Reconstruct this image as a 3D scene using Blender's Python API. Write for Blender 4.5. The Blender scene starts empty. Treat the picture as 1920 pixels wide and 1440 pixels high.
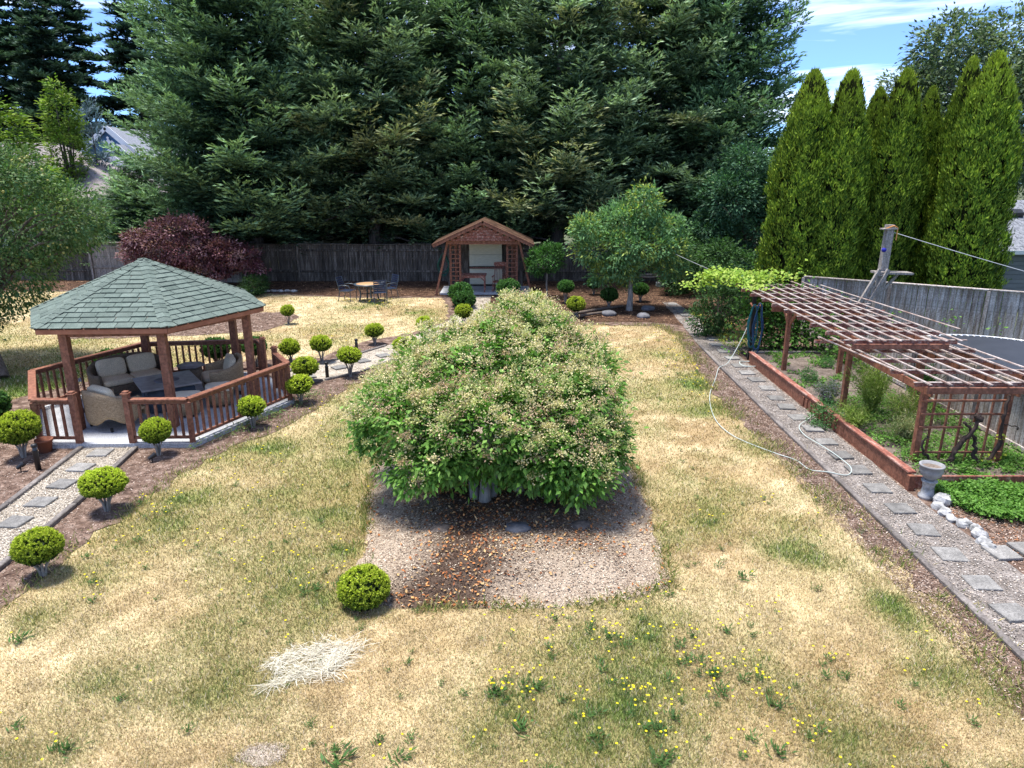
import bpy, math, random
import numpy as np
from mathutils import Vector, Matrix

# ------------------------------------------------------------------ camera, sky, sun, exposure
SC = bpy.context.scene
COL = SC.collection
CAM_H = 5.0; PITCH = math.radians(16.5); FOC = 1331.0
cam_d = bpy.data.cameras.new('camera'); cam = bpy.data.objects.new('camera', cam_d); COL.objects.link(cam)
cam.location = (0, 0, CAM_H); cam.rotation_euler = (math.radians(90) - PITCH, 0, 0)
cam_d.sensor_width = 36; cam_d.lens = FOC / 1920 * 36; cam_d.clip_start = .1; cam_d.clip_end = 800
SC.camera = cam

SUN_DIR = Vector((-.2, .06, 1)).normalized()
world = bpy.data.worlds.new('World'); SC.world = world; world.use_nodes = True
nt = world.node_tree; nt.nodes.clear()
N = nt.nodes.new; LK = nt.links.new
wo = N('ShaderNodeOutputWorld'); bg = N('ShaderNodeBackground'); bg.inputs[1].default_value = .15
sk = N('ShaderNodeTexSky'); sk.sky_type = 'NISHITA'; sk.sun_disc = False
sk.sun_elevation = math.asin(SUN_DIR.z); sk.sun_rotation = math.atan2(SUN_DIR.x, SUN_DIR.y)
sk.altitude = 600; sk.air_density = .8; sk.dust_density = .15; sk.ozone_density = 3.0
tc = N('ShaderNodeTexCoord'); mp = N('ShaderNodeMapping'); mp.inputs['Scale'].default_value = (2.2, 2.2, 17)
mp.inputs['Location'].default_value = (1.9, .6, 2.2)
nz = N('ShaderNodeTexNoise'); nz.inputs['Scale'].default_value = 1.5; nz.inputs['Detail'].default_value = 8; nz.inputs['Roughness'].default_value = .55
nz.inputs['Distortion'].default_value = .6
cr = N('ShaderNodeValToRGB'); cr.color_ramp.elements[0].position = .5; cr.color_ramp.elements[1].position = .78
cr.color_ramp.elements[0].color = (.06, .06, .06, 1); cr.color_ramp.elements[1].color = (.85, .85, .85, 1)
mx = N('ShaderNodeMix'); mx.data_type = 'RGBA'; mx.inputs[7].default_value = (6.0, 6.2, 6.4, 1)
gm = N('ShaderNodeMix'); gm.data_type = 'RGBA'; gm.blend_type = 'MULTIPLY'; gm.inputs[0].default_value = 1; gm.inputs[7].default_value = (.2, .34, .54, 1)
LK(tc.outputs['Generated'], mp.inputs[0]); LK(mp.outputs[0], nz.inputs[0]); LK(nz.outputs[0], cr.inputs[0])
LK(cr.outputs[0], mx.inputs[0]); LK(sk.outputs[0], gm.inputs[6]); LK(gm.outputs[2], mx.inputs[6]); LK(mx.outputs[2], bg.inputs[0]); LK(bg.outputs[0], wo.inputs[0])

sl = bpy.data.lights.new('sun', 'SUN'); sun = bpy.data.objects.new('sun', sl); COL.objects.link(sun)
sl.energy = 2.4; sl.angle = math.radians(13); sl.color = (1, .955, .9)
sun.rotation_euler = SUN_DIR.to_track_quat('Z', 'Y').to_euler(); sun.location = (10, 0, 40)
SC.view_settings.view_transform = 'Standard'; SC.view_settings.look = 'None'
SC.view_settings.exposure = 1.72; SC.view_settings.gamma = 1; SC.view_settings.use_curve_mapping = False
SC.render.engine = 'CYCLES'
SC.cycles.max_bounces = 7; SC.cycles.diffuse_bounces = 4; SC.cycles.glossy_bounces = 2; SC.cycles.transmission_bounces = 3
SC.cycles.caustics_reflective = False; SC.cycles.caustics_refractive = False

# ------------------------------------------------------------------ helpers
random.seed(7)
R = random.uniform
def rng(s): return np.random.default_rng(s)
def G(x, y, z=0.):
    'ground point (height z) seen at photo pixel x, y - used to survey positions'
    a = (x - 960) / FOC; b = -(y - 720) / FOC
    d = (a, math.cos(PITCH) + b * math.sin(PITCH), -math.sin(PITCH) + b * math.cos(PITCH))
    t = (z - CAM_H) / d[2]; return (a * t, d[1] * t, z)

def fbm(x, y, scale, seed, octv=3):
    'value noise 0..1 on arrays'
    out = 0; amp = 1; tot = 0
    for o in range(octv):
        g = rng(seed * 31 + o).random((64, 64))
        u = np.asarray(x) / scale + 1000; v = np.asarray(y) / scale + 1000
        i = np.floor(u).astype(int); j = np.floor(v).astype(int); fu = u - i; fv = v - j
        fu = fu * fu * (3 - 2 * fu); fv = fv * fv * (3 - 2 * fv)
        a = g[i % 64, j % 64]; b = g[(i + 1) % 64, j % 64]; c = g[i % 64, (j + 1) % 64]; d = g[(i + 1) % 64, (j + 1) % 64]
        out = out + amp * ((a * (1 - fu) + b * fu) * (1 - fv) + (c * (1 - fu) + d * fu) * fv)
        tot += amp; amp *= .5; scale *= .47
    return out / tot

def inpoly(x, y, poly):
    x = np.asarray(x); y = np.asarray(y); ins = np.zeros(x.shape, bool); n = len(poly)
    for i in range(n):
        x1, y1 = poly[i][:2]; x2, y2 = poly[(i + 1) % n][:2]
        if y1 == y2: continue
        c = ((y1 > y) != (y2 > y)) & (x < (x2 - x1) * (y - y1) / (y2 - y1) + x1)
        ins ^= c
    return ins

def E(name, label, cat, loc, rz=0., group=None):
    o = bpy.data.objects.new(name, None); COL.objects.link(o); o.location = loc; o.rotation_euler = (0, 0, rz)
    o.empty_display_size = .2; o['label'] = label; o['category'] = cat
    if group: o['group'] = group
    return o
def tag(o, label, cat, group=None):
    o['label'] = label; o['category'] = cat
    if group: o['group'] = group
    return o
def kind(o, k): o['kind'] = k; return o
def link(name, me, mat=None, parent=None, loc=(0, 0, 0), rot=(0, 0, 0)):
    if mat is not None and not me.materials: me.materials.append(mat)
    o = bpy.data.objects.new(name, me); COL.objects.link(o); o.location = loc; o.rotation_euler = rot
    if parent: o.parent = parent
    return o
def copy_tree(src, name=None, loc=None, rz=None, scale=None, label=None, kids=True):
    c = src.copy(); COL.objects.link(c)
    if loc is not None: c.location = loc
    if rz is not None: c.rotation_euler = (0, 0, rz)
    if scale is not None: c.scale = scale if hasattr(scale, '__len__') else (scale,) * 3
    if label: c['label'] = label
    def rec(s, p):
        for ch in CH.get(s.name, []):
            k = ch.copy(); COL.objects.link(k); k.parent = p
            CH.setdefault(p.name, []).append(k); rec(ch, k)
    if kids:
        CHILD(); rec(src, c)
    return c
CH = {}
def CHILD():
    CH.clear()
    for o in bpy.data.objects:
        if o.parent: CH.setdefault(o.parent.name, []).append(o)

class MB:
    'collects polygons; build() makes one mesh object'
    def __init__(s): s.v = []; s.f = []; s.sm = []
    def poly(s, pts, smooth=False):
        n = len(s.v); s.v += [tuple(p) for p in pts]; s.f.append(tuple(range(n, n + len(pts)))); s.sm.append(smooth); return s
    def raw(s, vs, fs, smooth=False):
        n = len(s.v); s.v += [tuple(p) for p in vs]; s.f += [tuple(i + n for i in f) for f in fs]; s.sm += [smooth] * len(fs); return s
    def box(s, c, d, rz=0, tilt=None, ch=0.):
        x, y, z = d[0] / 2, d[1] / 2, d[2] / 2
        if ch <= 0:
            vs = [(-x, -y, -z), (x, -y, -z), (x, y, -z), (-x, y, -z), (-x, -y, z), (x, -y, z), (x, y, z), (-x, y, z)]
            fs = [(0, 3, 2, 1), (4, 5, 6, 7), (0, 1, 5, 4), (1, 2, 6, 5), (2, 3, 7, 6), (3, 0, 4, 7)]
        else:
            h = min(ch, x * .45, y * .45, z * .45)
            vs = []
            for zz, q in ((-z, h), (-z + h, 0), (z - h, 0), (z, h)):
                vs += [(-x + q, -y + q, zz), (x - q, -y + q, zz), (x - q, y - q, zz), (-x + q, y - q, zz)]
            fs = [(0, 3, 2, 1), (12, 13, 14, 15)]
            for k in range(3):
                for i in range(4):
                    a = k * 4 + i; b = k * 4 + (i + 1) % 4; fs.append((a, b, b + 4, a + 4))
        M = Matrix.Translation(c) @ Matrix.Rotation(rz, 4, 'Z')
        if tilt is not None: M = M @ tilt
        return s.raw([M @ Vector(v) for v in vs], fs)
    def beam(s, a, b, w, h, ch=.004, up=(0, 0, 1)):
        'bar from a to b, w across, h along up'
        a = Vector(a); b = Vector(b); d = b - a; L = d.length
        if L < 1e-6: return s
        d.normalize(); u = Vector(up)
        if abs(d.dot(u)) > .98: u = Vector((0, 1, 0))
        sd = d.cross(u).normalized(); u = sd.cross(d).normalized()
        M = Matrix((( d.x, sd.x, u.x), (d.y, sd.y, u.y), (d.z, sd.z, u.z))).to_4x4()
        t = MB(); t.box((0, 0, 0), (L, w, h), ch=ch); m = (a + b) / 2
        return s.raw([M @ Vector(v) + m for v in t.v], t.f)
    def tube(s, pts, r, n=6, cap=True):
        pts = [Vector(p) for p in pts]; m = len(pts)
        rs = r if hasattr(r, '__len__') else [r] * m
        rings = []; u = None
        for i, p in enumerate(pts):
            d = (pts[min(i + 1, m - 1)] - pts[max(i - 1, 0)]).normalized()
            if u is None: u = d.orthogonal().normalized()
            u = (u - d * u.dot(d)); u = u.normalized() if u.length > 1e-5 else d.orthogonal().normalized()
            w = d.cross(u)
            rings.append([p + (u * math.cos(2 * math.pi * k / n) + w * math.sin(2 * math.pi * k / n)) * rs[i] for k in range(n)])
        vs = [q for rg in rings for q in rg]
        fs = [(i * n + k, i * n + (k + 1) % n, (i + 1) * n + (k + 1) % n, (i + 1) * n + k) for i in range(m - 1) for k in range(n)]
        s.raw(vs, fs, True)
        if cap:
            s.raw(rings[0][::-1], [tuple(range(n))]); s.raw(rings[-1], [tuple(range(n))])
        return s
    def lathe(s, prof, c=(0, 0, 0), n=20, sx=1, sy=1, jit=0):
        rows = []
        for r, z in prof:
            rows.append([(c[0] + sx * r * math.cos(2 * math.pi * k / n), c[1] + sy * r * math.sin(2 * math.pi * k / n), c[2] + z) for k in range(n)])
        vs = [q for rw in rows for q in rw]
        fs = [(i * n + k, i * n + (k + 1) % n, (i + 1) * n + (k + 1) % n, (i + 1) * n + k) for i in range(len(rows) - 1) for k in range(n)]
        return s.raw(vs, fs, True)
    def blob(s, c, r, seed=0, n=10, m=7, jit=.15, sq=1.):
        g = rng(seed); vs = []; fs = []
        for j in range(m + 1):
            th = math.pi * j / m
            for k in range(n):
                ph = 2 * math.pi * k / n; q = 1 + jit * (g.random() - .5) * 2 * (0 < j < m)
                d = [math.sin(th) * math.cos(ph), math.sin(th) * math.sin(ph), math.cos(th)]
                d = [math.copysign(abs(e) ** sq, e) for e in d]
                vs.append((c[0] + r[0] * d[0] * q, c[1] + r[1] * d[1] * q, c[2] + r[2] * d[2] * q))
        for j in range(m):
            for k in range(n): fs.append((j * n + k, (j + 1) * n + k, (j + 1) * n + (k + 1) % n, j * n + (k + 1) % n))
        return s.raw(vs, fs, True)
    def mesh(s, name, mat=None, org=(0, 0, 0)):
        me = bpy.data.meshes.new(name)
        me.from_pydata([(v[0] - org[0], v[1] - org[1], v[2] - org[2]) for v in s.v], [], s.f)
        me.polygons.foreach_set('use_smooth', s.sm); me.update()
        if mat is not None: me.materials.append(mat)
        return me
    def build(s, name, mat, parent=None, world=True):
        org = tuple(parent.location) if (parent and world) else (0, 0, 0)
        if parent and parent.parent and world: org = tuple(parent.parent.location)
        return link(name, s.mesh(name, mat, org), None, parent)

# ---- leaves and blades as big vectorised meshes
def unit(a): return a / np.maximum(np.linalg.norm(a, axis=-1, keepdims=True), 1e-9)
class Fol:
    def __init__(s): s.P = []; s.C = []
    def leaves(s, p, d, n, L, W, col, fold=.15):
        d = unit(d); sd = unit(np.cross(d, n)); up = np.cross(sd, d)
        L = np.broadcast_to(np.asarray(L, float), (len(p),))[:, None]; W = np.broadcast_to(np.asarray(W, float), (len(p),))[:, None]
        a = p; b = p + d * L * .45 + sd * W / 2 + up * W * fold; c = p + d * L; e = p + d * L * .45 - sd * W / 2 + up * W * fold
        s.P.append(np.stack([a, b, c, e], 1)); s.C.append(np.repeat(col[:, None, :], 4, 1)); return s
    def mesh(s, name, mat):
        P = np.concatenate(s.P).astype(np.float32); C = np.concatenate(s.C).astype(np.float32)
        n = len(P); me = bpy.data.meshes.new(name)
        me.vertices.add(n * 4); me.vertices.foreach_set('co', P.reshape(-1))
        me.loops.add(n * 4); me.loops.foreach_set('vertex_index', np.arange(n * 4, dtype=np.int32))
        me.polygons.add(n); me.polygons.foreach_set('loop_start', np.arange(0, n * 4, 4, dtype=np.int32))
        at = me.attributes.new('Col', 'FLOAT_COLOR', 'POINT')
        c4 = np.ones((n * 4, 4), np.float32); c4[:, :3] = C.reshape(-1, 3); at.data.foreach_set('color', c4.reshape(-1))
        me.materials.append(mat); me.update(calc_edges=True); return me
def tri_mesh(name, P, C, mat):
    'P n,3,3 triangles, C n,3 colours'
    n = len(P); me = bpy.data.meshes.new(name)
    me.vertices.add(n * 3); me.vertices.foreach_set('co', P.astype(np.float32).reshape(-1))
    me.loops.add(n * 3); me.loops.foreach_set('vertex_index', np.arange(n * 3, dtype=np.int32))
    me.polygons.add(n); me.polygons.foreach_set('loop_start', np.arange(0, n * 3, 3, dtype=np.int32))
    at = me.attributes.new('Col', 'FLOAT_COLOR', 'POINT')
    c4 = np.ones((n * 3, 4), np.float32); c4[:, :3] = np.repeat(C, 3, 0); at.data.foreach_set('color', c4.reshape(-1))
    me.materials.append(mat); me.update(calc_edges=True); return me

# ------------------------------------------------------------------ materials
def newmat(name):
    m = bpy.data.materials.new(name); m.use_nodes = True; t = m.node_tree; t.nodes.clear()
    o = t.nodes.new('ShaderNodeOutputMaterial'); b = t.nodes.new('ShaderNodeBsdfPrincipled'); t.links.new(b.outputs[0], o.inputs[0])
    return m, t, b, o
def surf(name, stops, scale=8, stretch=(1, 1, 1), rough=.8, bump=.2, rand=.0, spec=.3, detail=6, metal=0, rdist=.01, fine=0.):
    'noise ramp over stops, per-object brightness jitter, bump'
    m, t, b, o = newmat(name); nn = t.nodes.new; lk = t.links.new
    tc = nn('ShaderNodeTexCoord'); mp = nn('ShaderNodeMapping'); mp.inputs['Scale'].default_value = stretch
    oi = nn('ShaderNodeObjectInfo'); vm = nn('ShaderNodeVectorMath'); vm.operation = 'MULTIPLY_ADD'
    vm.inputs[1].default_value = (17, 13, 11)
    cx = nn('ShaderNodeCombineXYZ')
    for i in range(3): lk(oi.outputs['Random'], cx.inputs[i])
    lk(cx.outputs[0], vm.inputs[0]); lk(tc.outputs['Object'], vm.inputs[2])
    lk(vm.outputs[0] if rand else tc.outputs['Object'], mp.inputs[0])
    nz = nn('ShaderNodeTexNoise'); nz.inputs['Scale'].default_value = scale; nz.inputs['Detail'].default_value = detail; nz.inputs['Roughness'].default_value = .62
    lk(mp.outputs[0], nz.inputs[0])
    r = nn('ShaderNodeValToRGB'); el = r.color_ramp.elements
    while len(el) < len(stops): el.new(.5)
    for i, (p, c) in enumerate(stops): el[i].position = p; el[i].color = (*c, 1)
    lk(nz.outputs[0], r.inputs[0]); src = r.outputs[0]
    if fine:
        n2 = nn('ShaderNodeTexNoise'); n2.inputs['Scale'].default_value = fine; n2.inputs['Detail'].default_value = 4; lk(tc.outputs['Object'], n2.inputs[0])
        mr = nn('ShaderNodeMapRange'); mr.inputs[1].default_value = .3; mr.inputs[2].default_value = .7; mr.inputs[3].default_value = .62; mr.inputs[4].default_value = 1.35; lk(n2.outputs[0], mr.inputs[0])
        mm = nn('ShaderNodeMix'); mm.data_type = 'RGBA'; mm.blend_type = 'MULTIPLY'; mm.inputs[0].default_value = 1
        lk(src, mm.inputs[6]); lk(mr.outputs[0], mm.inputs[7]); src = mm.outputs[2]
    if rand:
        hv = nn('ShaderNodeHueSaturation'); mr = nn('ShaderNodeMapRange')
        mr.inputs[3].default_value = 1 - rand; mr.inputs[4].default_value = 1 + rand
        lk(oi.outputs['Random'], mr.inputs[0]); lk(mr.outputs[0], hv.inputs['Value']); lk(src, hv.inputs['Color']); src = hv.outputs[0]
    lk(src, b.inputs['Base Color']); b.inputs['Roughness'].default_value = rough; b.inputs['Metallic'].default_value = metal
    b.inputs['Specular IOR Level'].default_value = spec
    if bump:
        bp = nn('ShaderNodeBump'); bp.inputs['Strength'].default_value = bump; bp.inputs['Distance'].default_value = rdist
        lk(nz.outputs[0], bp.inputs['Height']); lk(bp.outputs[0], b.inputs['Normal'])
    return m
def leafmat(name, trans=.32, rough=.55, spec=.15, hue=(1.0, 1.15, .6)):
    m, t, b, o = newmat(name); nn = t.nodes.new; lk = t.links.new
    a = nn('ShaderNodeAttribute'); a.attribute_name = 'Col'
    oi = nn('ShaderNodeObjectInfo'); hv = nn('ShaderNodeHueSaturation'); mr = nn('ShaderNodeMapRange'); mr.inputs[3].default_value = .88; mr.inputs[4].default_value = 1.14
    lk(oi.outputs['Random'], mr.inputs[0]); lk(mr.outputs[0], hv.inputs['Value']); lk(a.outputs['Color'], hv.inputs['Color'])
    lk(hv.outputs[0], b.inputs['Base Color']); b.inputs['Roughness'].default_value = rough; b.inputs['Specular IOR Level'].default_value = spec
    if trans:
        tr = nn('ShaderNodeBsdfTranslucent'); mm = nn('ShaderNodeMix'); mm.data_type = 'RGBA'; mm.blend_type = 'MULTIPLY'; mm.inputs[0].default_value = 1
        mm.inputs[7].default_value = (*hue, 1); lk(hv.outputs[0], mm.inputs[6]); lk(mm.outputs[2], tr.inputs[0])
        ms = nn('ShaderNodeMixShader'); ms.inputs[0].default_value = trans; lk(b.outputs[0], ms.inputs[1]); lk(tr.outputs[0], ms.inputs[2]); lk(ms.outputs[0], o.inputs[0])
    return m
def attrmat(name, rough=.9, scale=60, amt=.35, bump=.4, detail=5):
    'colour attribute times fine noise'
    m, t, b, o = newmat(name); nn = t.nodes.new; lk = t.links.new
    a = nn('ShaderNodeAttribute'); a.attribute_name = 'Col'; tc = nn('ShaderNodeTexCoord')
    nz = nn('ShaderNodeTexNoise'); nz.inputs['Scale'].default_value = scale; nz.inputs['Detail'].default_value = detail; nz.inputs['Roughness'].default_value = .7; lk(tc.outputs['Object'], nz.inputs[0])
    mr = nn('ShaderNodeMapRange'); mr.inputs[1].default_value = .3; mr.inputs[2].default_value = .7; mr.inputs[3].default_value = 1 - amt; mr.inputs[4].default_value = 1 + amt; lk(nz.outputs[0], mr.inputs[0])
    mm = nn('ShaderNodeMix'); mm.data_type = 'RGBA'; mm.blend_type = 'MULTIPLY'; mm.inputs[0].default_value = 1; lk(a.outputs['Color'], mm.inputs[6]); lk(mr.outputs[0], mm.inputs[7])
    lk(mm.outputs[2], b.inputs['Base Color']); b.inputs['Roughness'].default_value = rough; b.inputs['Specular IOR Level'].default_value = .1
    bp = nn('ShaderNodeBump'); bp.inputs['Strength'].default_value = bump; bp.inputs['Distance'].default_value = .02; lk(nz.outputs[0], bp.inputs['Height']); lk(bp.outputs[0], b.inputs['Normal'])
    return m

M = {}
M['leaf'] = leafmat('leaf'); M['needle'] = leafmat('needle', .2, .6, .12); M['grass'] = leafmat('grass_blade', .25, .7, .1, (1, 1, .7))
M['chip'] = leafmat('chip', 0, .9, .1); M['petal'] = leafmat('petal', .2, .7, .1, (1, 1, .8))
M['lawn'] = attrmat('lawn', scale=38, amt=.3, bump=.7)
M['mulch'] = surf('mulch', [(.32, (.055, .035, .026)), (.5, (.15, .1, .075)), (.68, (.3, .22, .175))], 5, bump=.8, rough=.95, spec=.1, fine=45, rdist=.03)
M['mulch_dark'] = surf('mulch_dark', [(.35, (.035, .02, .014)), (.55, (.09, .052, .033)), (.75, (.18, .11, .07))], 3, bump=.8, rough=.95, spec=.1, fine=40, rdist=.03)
M['mound'] = attrmat('mound', scale=55, amt=.45, bump=1)
M['gravel'] = surf('gravel', [(.3, (.1, .085, .073)), (.5, (.2, .175, .155)), (.7, (.31, .275, .245))], 3, bump=.9, rough=.95, spec=.15, fine=70, rdist=.02)
M['gravel_pale'] = surf('gravel_pale', [(.3, (.24, .205, .16)), (.5, (.37, .325, .26)), (.7, (.5, .45, .37))], 3, bump=.9, rough=.95, spec=.15, fine=70, rdist=.02)
M['soil'] = surf('soil', [(.3, (.11, .085, .065)), (.6, (.23, .185, .15))], 4, bump=.8, rough=.95, spec=.1, fine=30, rdist=.03)
M['far_ground'] = surf('far_ground', [(.3, (.04, .055, .02)), (.6, (.1, .11, .04))], .5, bump=.3)
M['concrete'] = surf('concrete', [(.3, (.34, .35, .36)), (.7, (.5, .51, .52))], 2.5, bump=.15, fine=40)
M['paver'] = surf('paver', [(.3, (.13, .125, .115)), (.7, (.26, .25, .23))], 6, bump=.4, rand=.28, fine=60)
M['timber'] = surf('timber', [(.3, (.07, .06, .053)), (.7, (.23, .205, .185))], 5, (1, .4, 3), bump=.4, rand=.2, fine=30)
RW = [(.25, (.13, .05, .03)), (.5, (.225, .092, .055)), (.75, (.31, .145, .09))]
M['redwood'] = surf('redwood', RW, 5, (2, 2, 1), rough=.6, bump=.15, rand=.13, fine=22)
M['redwood_worn'] = surf('redwood_worn', [(.3, (.15, .045, .03)), (.5, (.26, .1, .07)), (.68, (.4, .27, .22))], 5, (2.5, .35, 2.5), rough=.75, bump=.2, rand=.15, fine=25)
M['lath'] = surf('lath', [(.3, (.18, .1, .075)), (.47, (.32, .25, .215)), (.68, (.5, .44, .4))], 9, (1, .4, 1), rough=.8, bump=.2, rand=.12, fine=35)
M['fascia'] = surf('fascia', [(.3, (.27, .1, .055)), (.7, (.4, .17, .1))], 5, rough=.6, bump=.1)
M['plank_back'] = surf('plank_back', [(.28, (.03, .024, .018)), (.5, (.085, .072, .058)), (.68, (.19, .17, .145)), (.8, (.34, .32, .29))], 3, (5, 5, .55), rough=.9, bump=.3, rand=.35, fine=30)
M['plank_grey'] = surf('plank_grey', [(.25, (.13, .09, .065)), (.42, (.3, .245, .205)), (.58, (.44, .4, .37)), (.75, (.62, .59, .56))], 3, (5, 5, .5), rough=.9, bump=.3, rand=.25, fine=30)
M['old_wood'] = surf('old_wood', [(.3, (.14, .12, .1)), (.6, (.32, .29, .26))], 5, (4, 4, .6), rough=.9, bump=.3, rand=.15, fine=30)
M['shingle'] = surf('shingle', [(.3, (.085, .115, .095)), (.7, (.145, .18, .152))], 3, rough=.9, bump=.3, rand=.13, fine=70)
M['shingle_grey'] = surf('shingle_grey', [(.3, (.17, .18, .2)), (.7, (.28, .29, .31))], 6, rough=.9, bump=.3, rand=.12, fine=20)
M['roof_tan'] = surf('roof_tan', [(.3, (.2, .17, .16)), (.7, (.32, .28, .27))], 6, rough=.9, bump=.3)
M['blue_siding'] = surf('blue_siding', [(.3, (.06, .15, .3)), (.7, (.09, .2, .37))], 2, bump=.05, rand=.05)
M['grey_siding'] = surf('grey_siding', [(.3, (.14, .155, .16)), (.7, (.19, .205, .21))], 2, bump=.05, rand=.05)
M['white'] = surf('white_paint', [(.3, (.72, .72, .72)), (.7, (.8, .8, .8))], 3, bump=.02)
M['pale_wall'] = surf('pale_wall', [(.3, (.4, .38, .35)), (.7, (.5, .48, .45))], 3, bump=.05)
M['cream'] = surf('cream_panel', [(.3, (.62, .6, .44)), (.7, (.74, .72, .56))], 6, (1, 1, 3), bump=.25)
M['bark'] = surf('bark', [(.3, (.06, .045, .035)), (.7, (.2, .16, .13))], 6, (3, 3, .5), rough=.95, bump=.7, rand=.1)
M['bark_grey'] = surf('bark_grey', [(.3, (.14, .13, .115)), (.7, (.38, .35, .31))], 7, (3, 3, .6), rough=.9, bump=.5, rand=.1)
M['wicker'] = surf('wicker', [(.3, (.26, .18, .1)), (.7, (.45, .33, .2))], 14, (1, 1, 4), rough=.7, bump=.8, fine=60)
M['wicker_dark'] = surf('wicker_dark', [(.3, (.1, .075, .05)), (.7, (.21, .16, .11))], 14, (1, 1, 4), rough=.7, bump=.8, fine=60)
M['cushion'] = surf('cushion', [(.3, (.6, .5, .34)), (.7, (.7, .6, .43))], 2.5, rough=.95, bump=.25, rdist=.03, fine=90)
M['cushion_pale'] = surf('cushion_pale', [(.3, (.7, .64, .48)), (.7, (.78, .72, .56))], 2.5, rough=.95, bump=.25, rdist=.03)
M['slate'] = surf('slate', [(.3, (.03, .045, .065)), (.7, (.075, .1, .13))], 5, rough=.5, bump=.15)
M['stone_top'] = surf('stone_top', [(.3, (.17, .16, .155)), (.7, (.32, .3, .29))], 8, rough=.4, bump=.05, spec=.5)
M['black'] = surf('black_metal', [(.3, (.008, .008, .009)), (.7, (.015, .015, .016))], 4, rough=.45, bump=0, spec=.5)
M['blue_metal'] = surf('blue_metal', [(.3, (.03, .045, .06)), (.7, (.06, .085, .11))], 4, rough=.35, bump=0, spec=.6)
M['strap'] = surf('strap', [(.3, (.012, .022, .05)), (.7, (.025, .04, .085))], 4, rough=.5, bump=0)
M['tabletop'] = surf('tabletop', [(.3, (.4, .22, .1)), (.7, (.55, .34, .18))], 4, rough=.5, bump=.05)
M['hose_teal'] = surf('hose_teal', [(.3, (.01, .09, .1)), (.7, (.015, .13, .15))], 4, rough=.35, bump=0)
M['hose_blue'] = surf('hose_blue', [(.3, (.015, .05, .12)), (.7, (.03, .08, .17))], 4, rough=.35, bump=0)
M['hose_pale'] = surf('hose_pale', [(.3, (.4, .46, .42)), (.7, (.55, .6, .55))], 4, rough=.4, bump=0)
M['hose_green'] = surf('hose_green', [(.3, (.01, .07, .05)), (.7, (.02, .1, .07))], 4, rough=.4, bump=0)
M['rock'] = surf('rock', [(.3, (.2, .2, .2)), (.7, (.42, .42, .42))], 5, bump=.6, rand=.2)
M['white_rock'] = surf('white_rock', [(.35, (.17, .17, .16)), (.6, (.45, .445, .43))], 9, bump=.7, rand=.08)
M['grey_rock'] = surf('grey_rock', [(.3, (.07, .07, .075)), (.7, (.2, .2, .21))], 5, bump=.6, rand=.2)
M['trampoline'] = surf('trampoline_mat', [(.3, (.018, .022, .03)), (.7, (.032, .037, .048))], 3, rough=.5, bump=.05, spec=.6)
M['rim'] = surf('galvanised', [(.3, (.45, .47, .48)), (.7, (.6, .62, .63))], 4, rough=.4, bump=0, metal=.5)
M['terracotta'] = surf('terracotta', [(.3, (.2, .07, .04)), (.7, (.3, .12, .07))], 4, bump=.1)
M['sand'] = surf('sand', [(.3, (.32, .26, .2)), (.6, (.5, .43, .35))], 14, bump=.8, fine=60)
M['rope'] = surf('rope', [(.3, (.5, .2, .05)), (.7, (.6, .28, .08))], 9, bump=.1)
M['blueplastic'] = surf('blue_hold', [(.3, (.02, .02, .25)), (.7, (.03, .03, .35))], 9, bump=.1)
M['bark_dark'] = surf('bark_dark', [(.3, (.02, .014, .012)), (.7, (.085, .06, .05))], 9, (3, 3, .8), rough=.95, bump=.8)
# ------------------------------------------------------------------ the ground
def sheet(name, poly, z, mat, jit=.06, step=.35, seed=1):
    'flat polygon with a slightly ragged edge'
    g = rng(seed); out = []
    n = len(poly)
    for i in range(n):
        a = np.array(poly[i][:2], float); b = np.array(poly[(i + 1) % n][:2], float); L = np.linalg.norm(b - a); k = max(1, int(L / step))
        if L > 25: k = 1
        nv = np.array([-(b - a)[1], (b - a)[0]]) / max(L, 1e-6)
        for j in range(k):
            q = a + (b - a) * j / k + nv * (g.normal() * jit if 1 else 0); out.append((q[0], q[1], z))
    m = MB(); m.poly(out); o = m.build(name, mat); o['kind'] = 'structure'; return o

o = MB().poly([(-260, -60, -.06), (260, -60, -.06), (260, 400, -.06), (-260, 400, -.06)]).build('ground', M['far_ground']); o['kind'] = 'structure'

# lawn: colour patches of straw, tan and green grass
GREEN = [(.7, 6.3, .9, .5), (-.1, 5.6, .5, .35), (2.3, 6.3, .9, .35), (-2.2, 7.6, .6, .5), (-1.3, 9.2, .7, .4), (-2.4, 9.8, .5, .4), (3.9, 8.6, .45, .8), (3.0, 10.3, .6, .35), (4.6, 7.4, .35, .9),
         (4.2, 9.5, .35, .7), (4.7, 12.5, .4, .8), (4.2, 14.8, .5, .6), (4.6, 17, .6, .8), (4.5, 20, .8, .6), (2.8, 19.5, .9, .4), (-3.2, 13.0, .8, .45), (-3.6, 15.5, .7, .6), (-5.2, 10.5, .5, .5), (-4.6, 12.6, .5, .5),
         (-12, 18.2, 1.6, .85), (-11.8, 16, 1.1, .9), (-13.5, 21, 1.2, .5), (-5.4, 21.5, .6, .6), (-4.6, 22.6, .5, .5), (-5.4, 8.2, .5, .6), (-5.6, 7.2, .3, .5), (-2.3, 8.8, .3, .5), (-4.2, 6.1, .4, .45),
         (-3.4, 26.2, .8, .4), (5, 6, .4, .6), (4.4, 6.2, .4, .5), (1.5, 7.2, .7, .35), (-6, 27.8, 1.0, .4), (-2.6, 24.5, .6, .5), (2.4, 13.6, .5, .4), (3.2, 5.4, .6, .3), (1.0, 5.3, .6, .35), (-3.5, 7.0, .5, .3), (-4.3, 5.3, .5, .3)]
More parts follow.
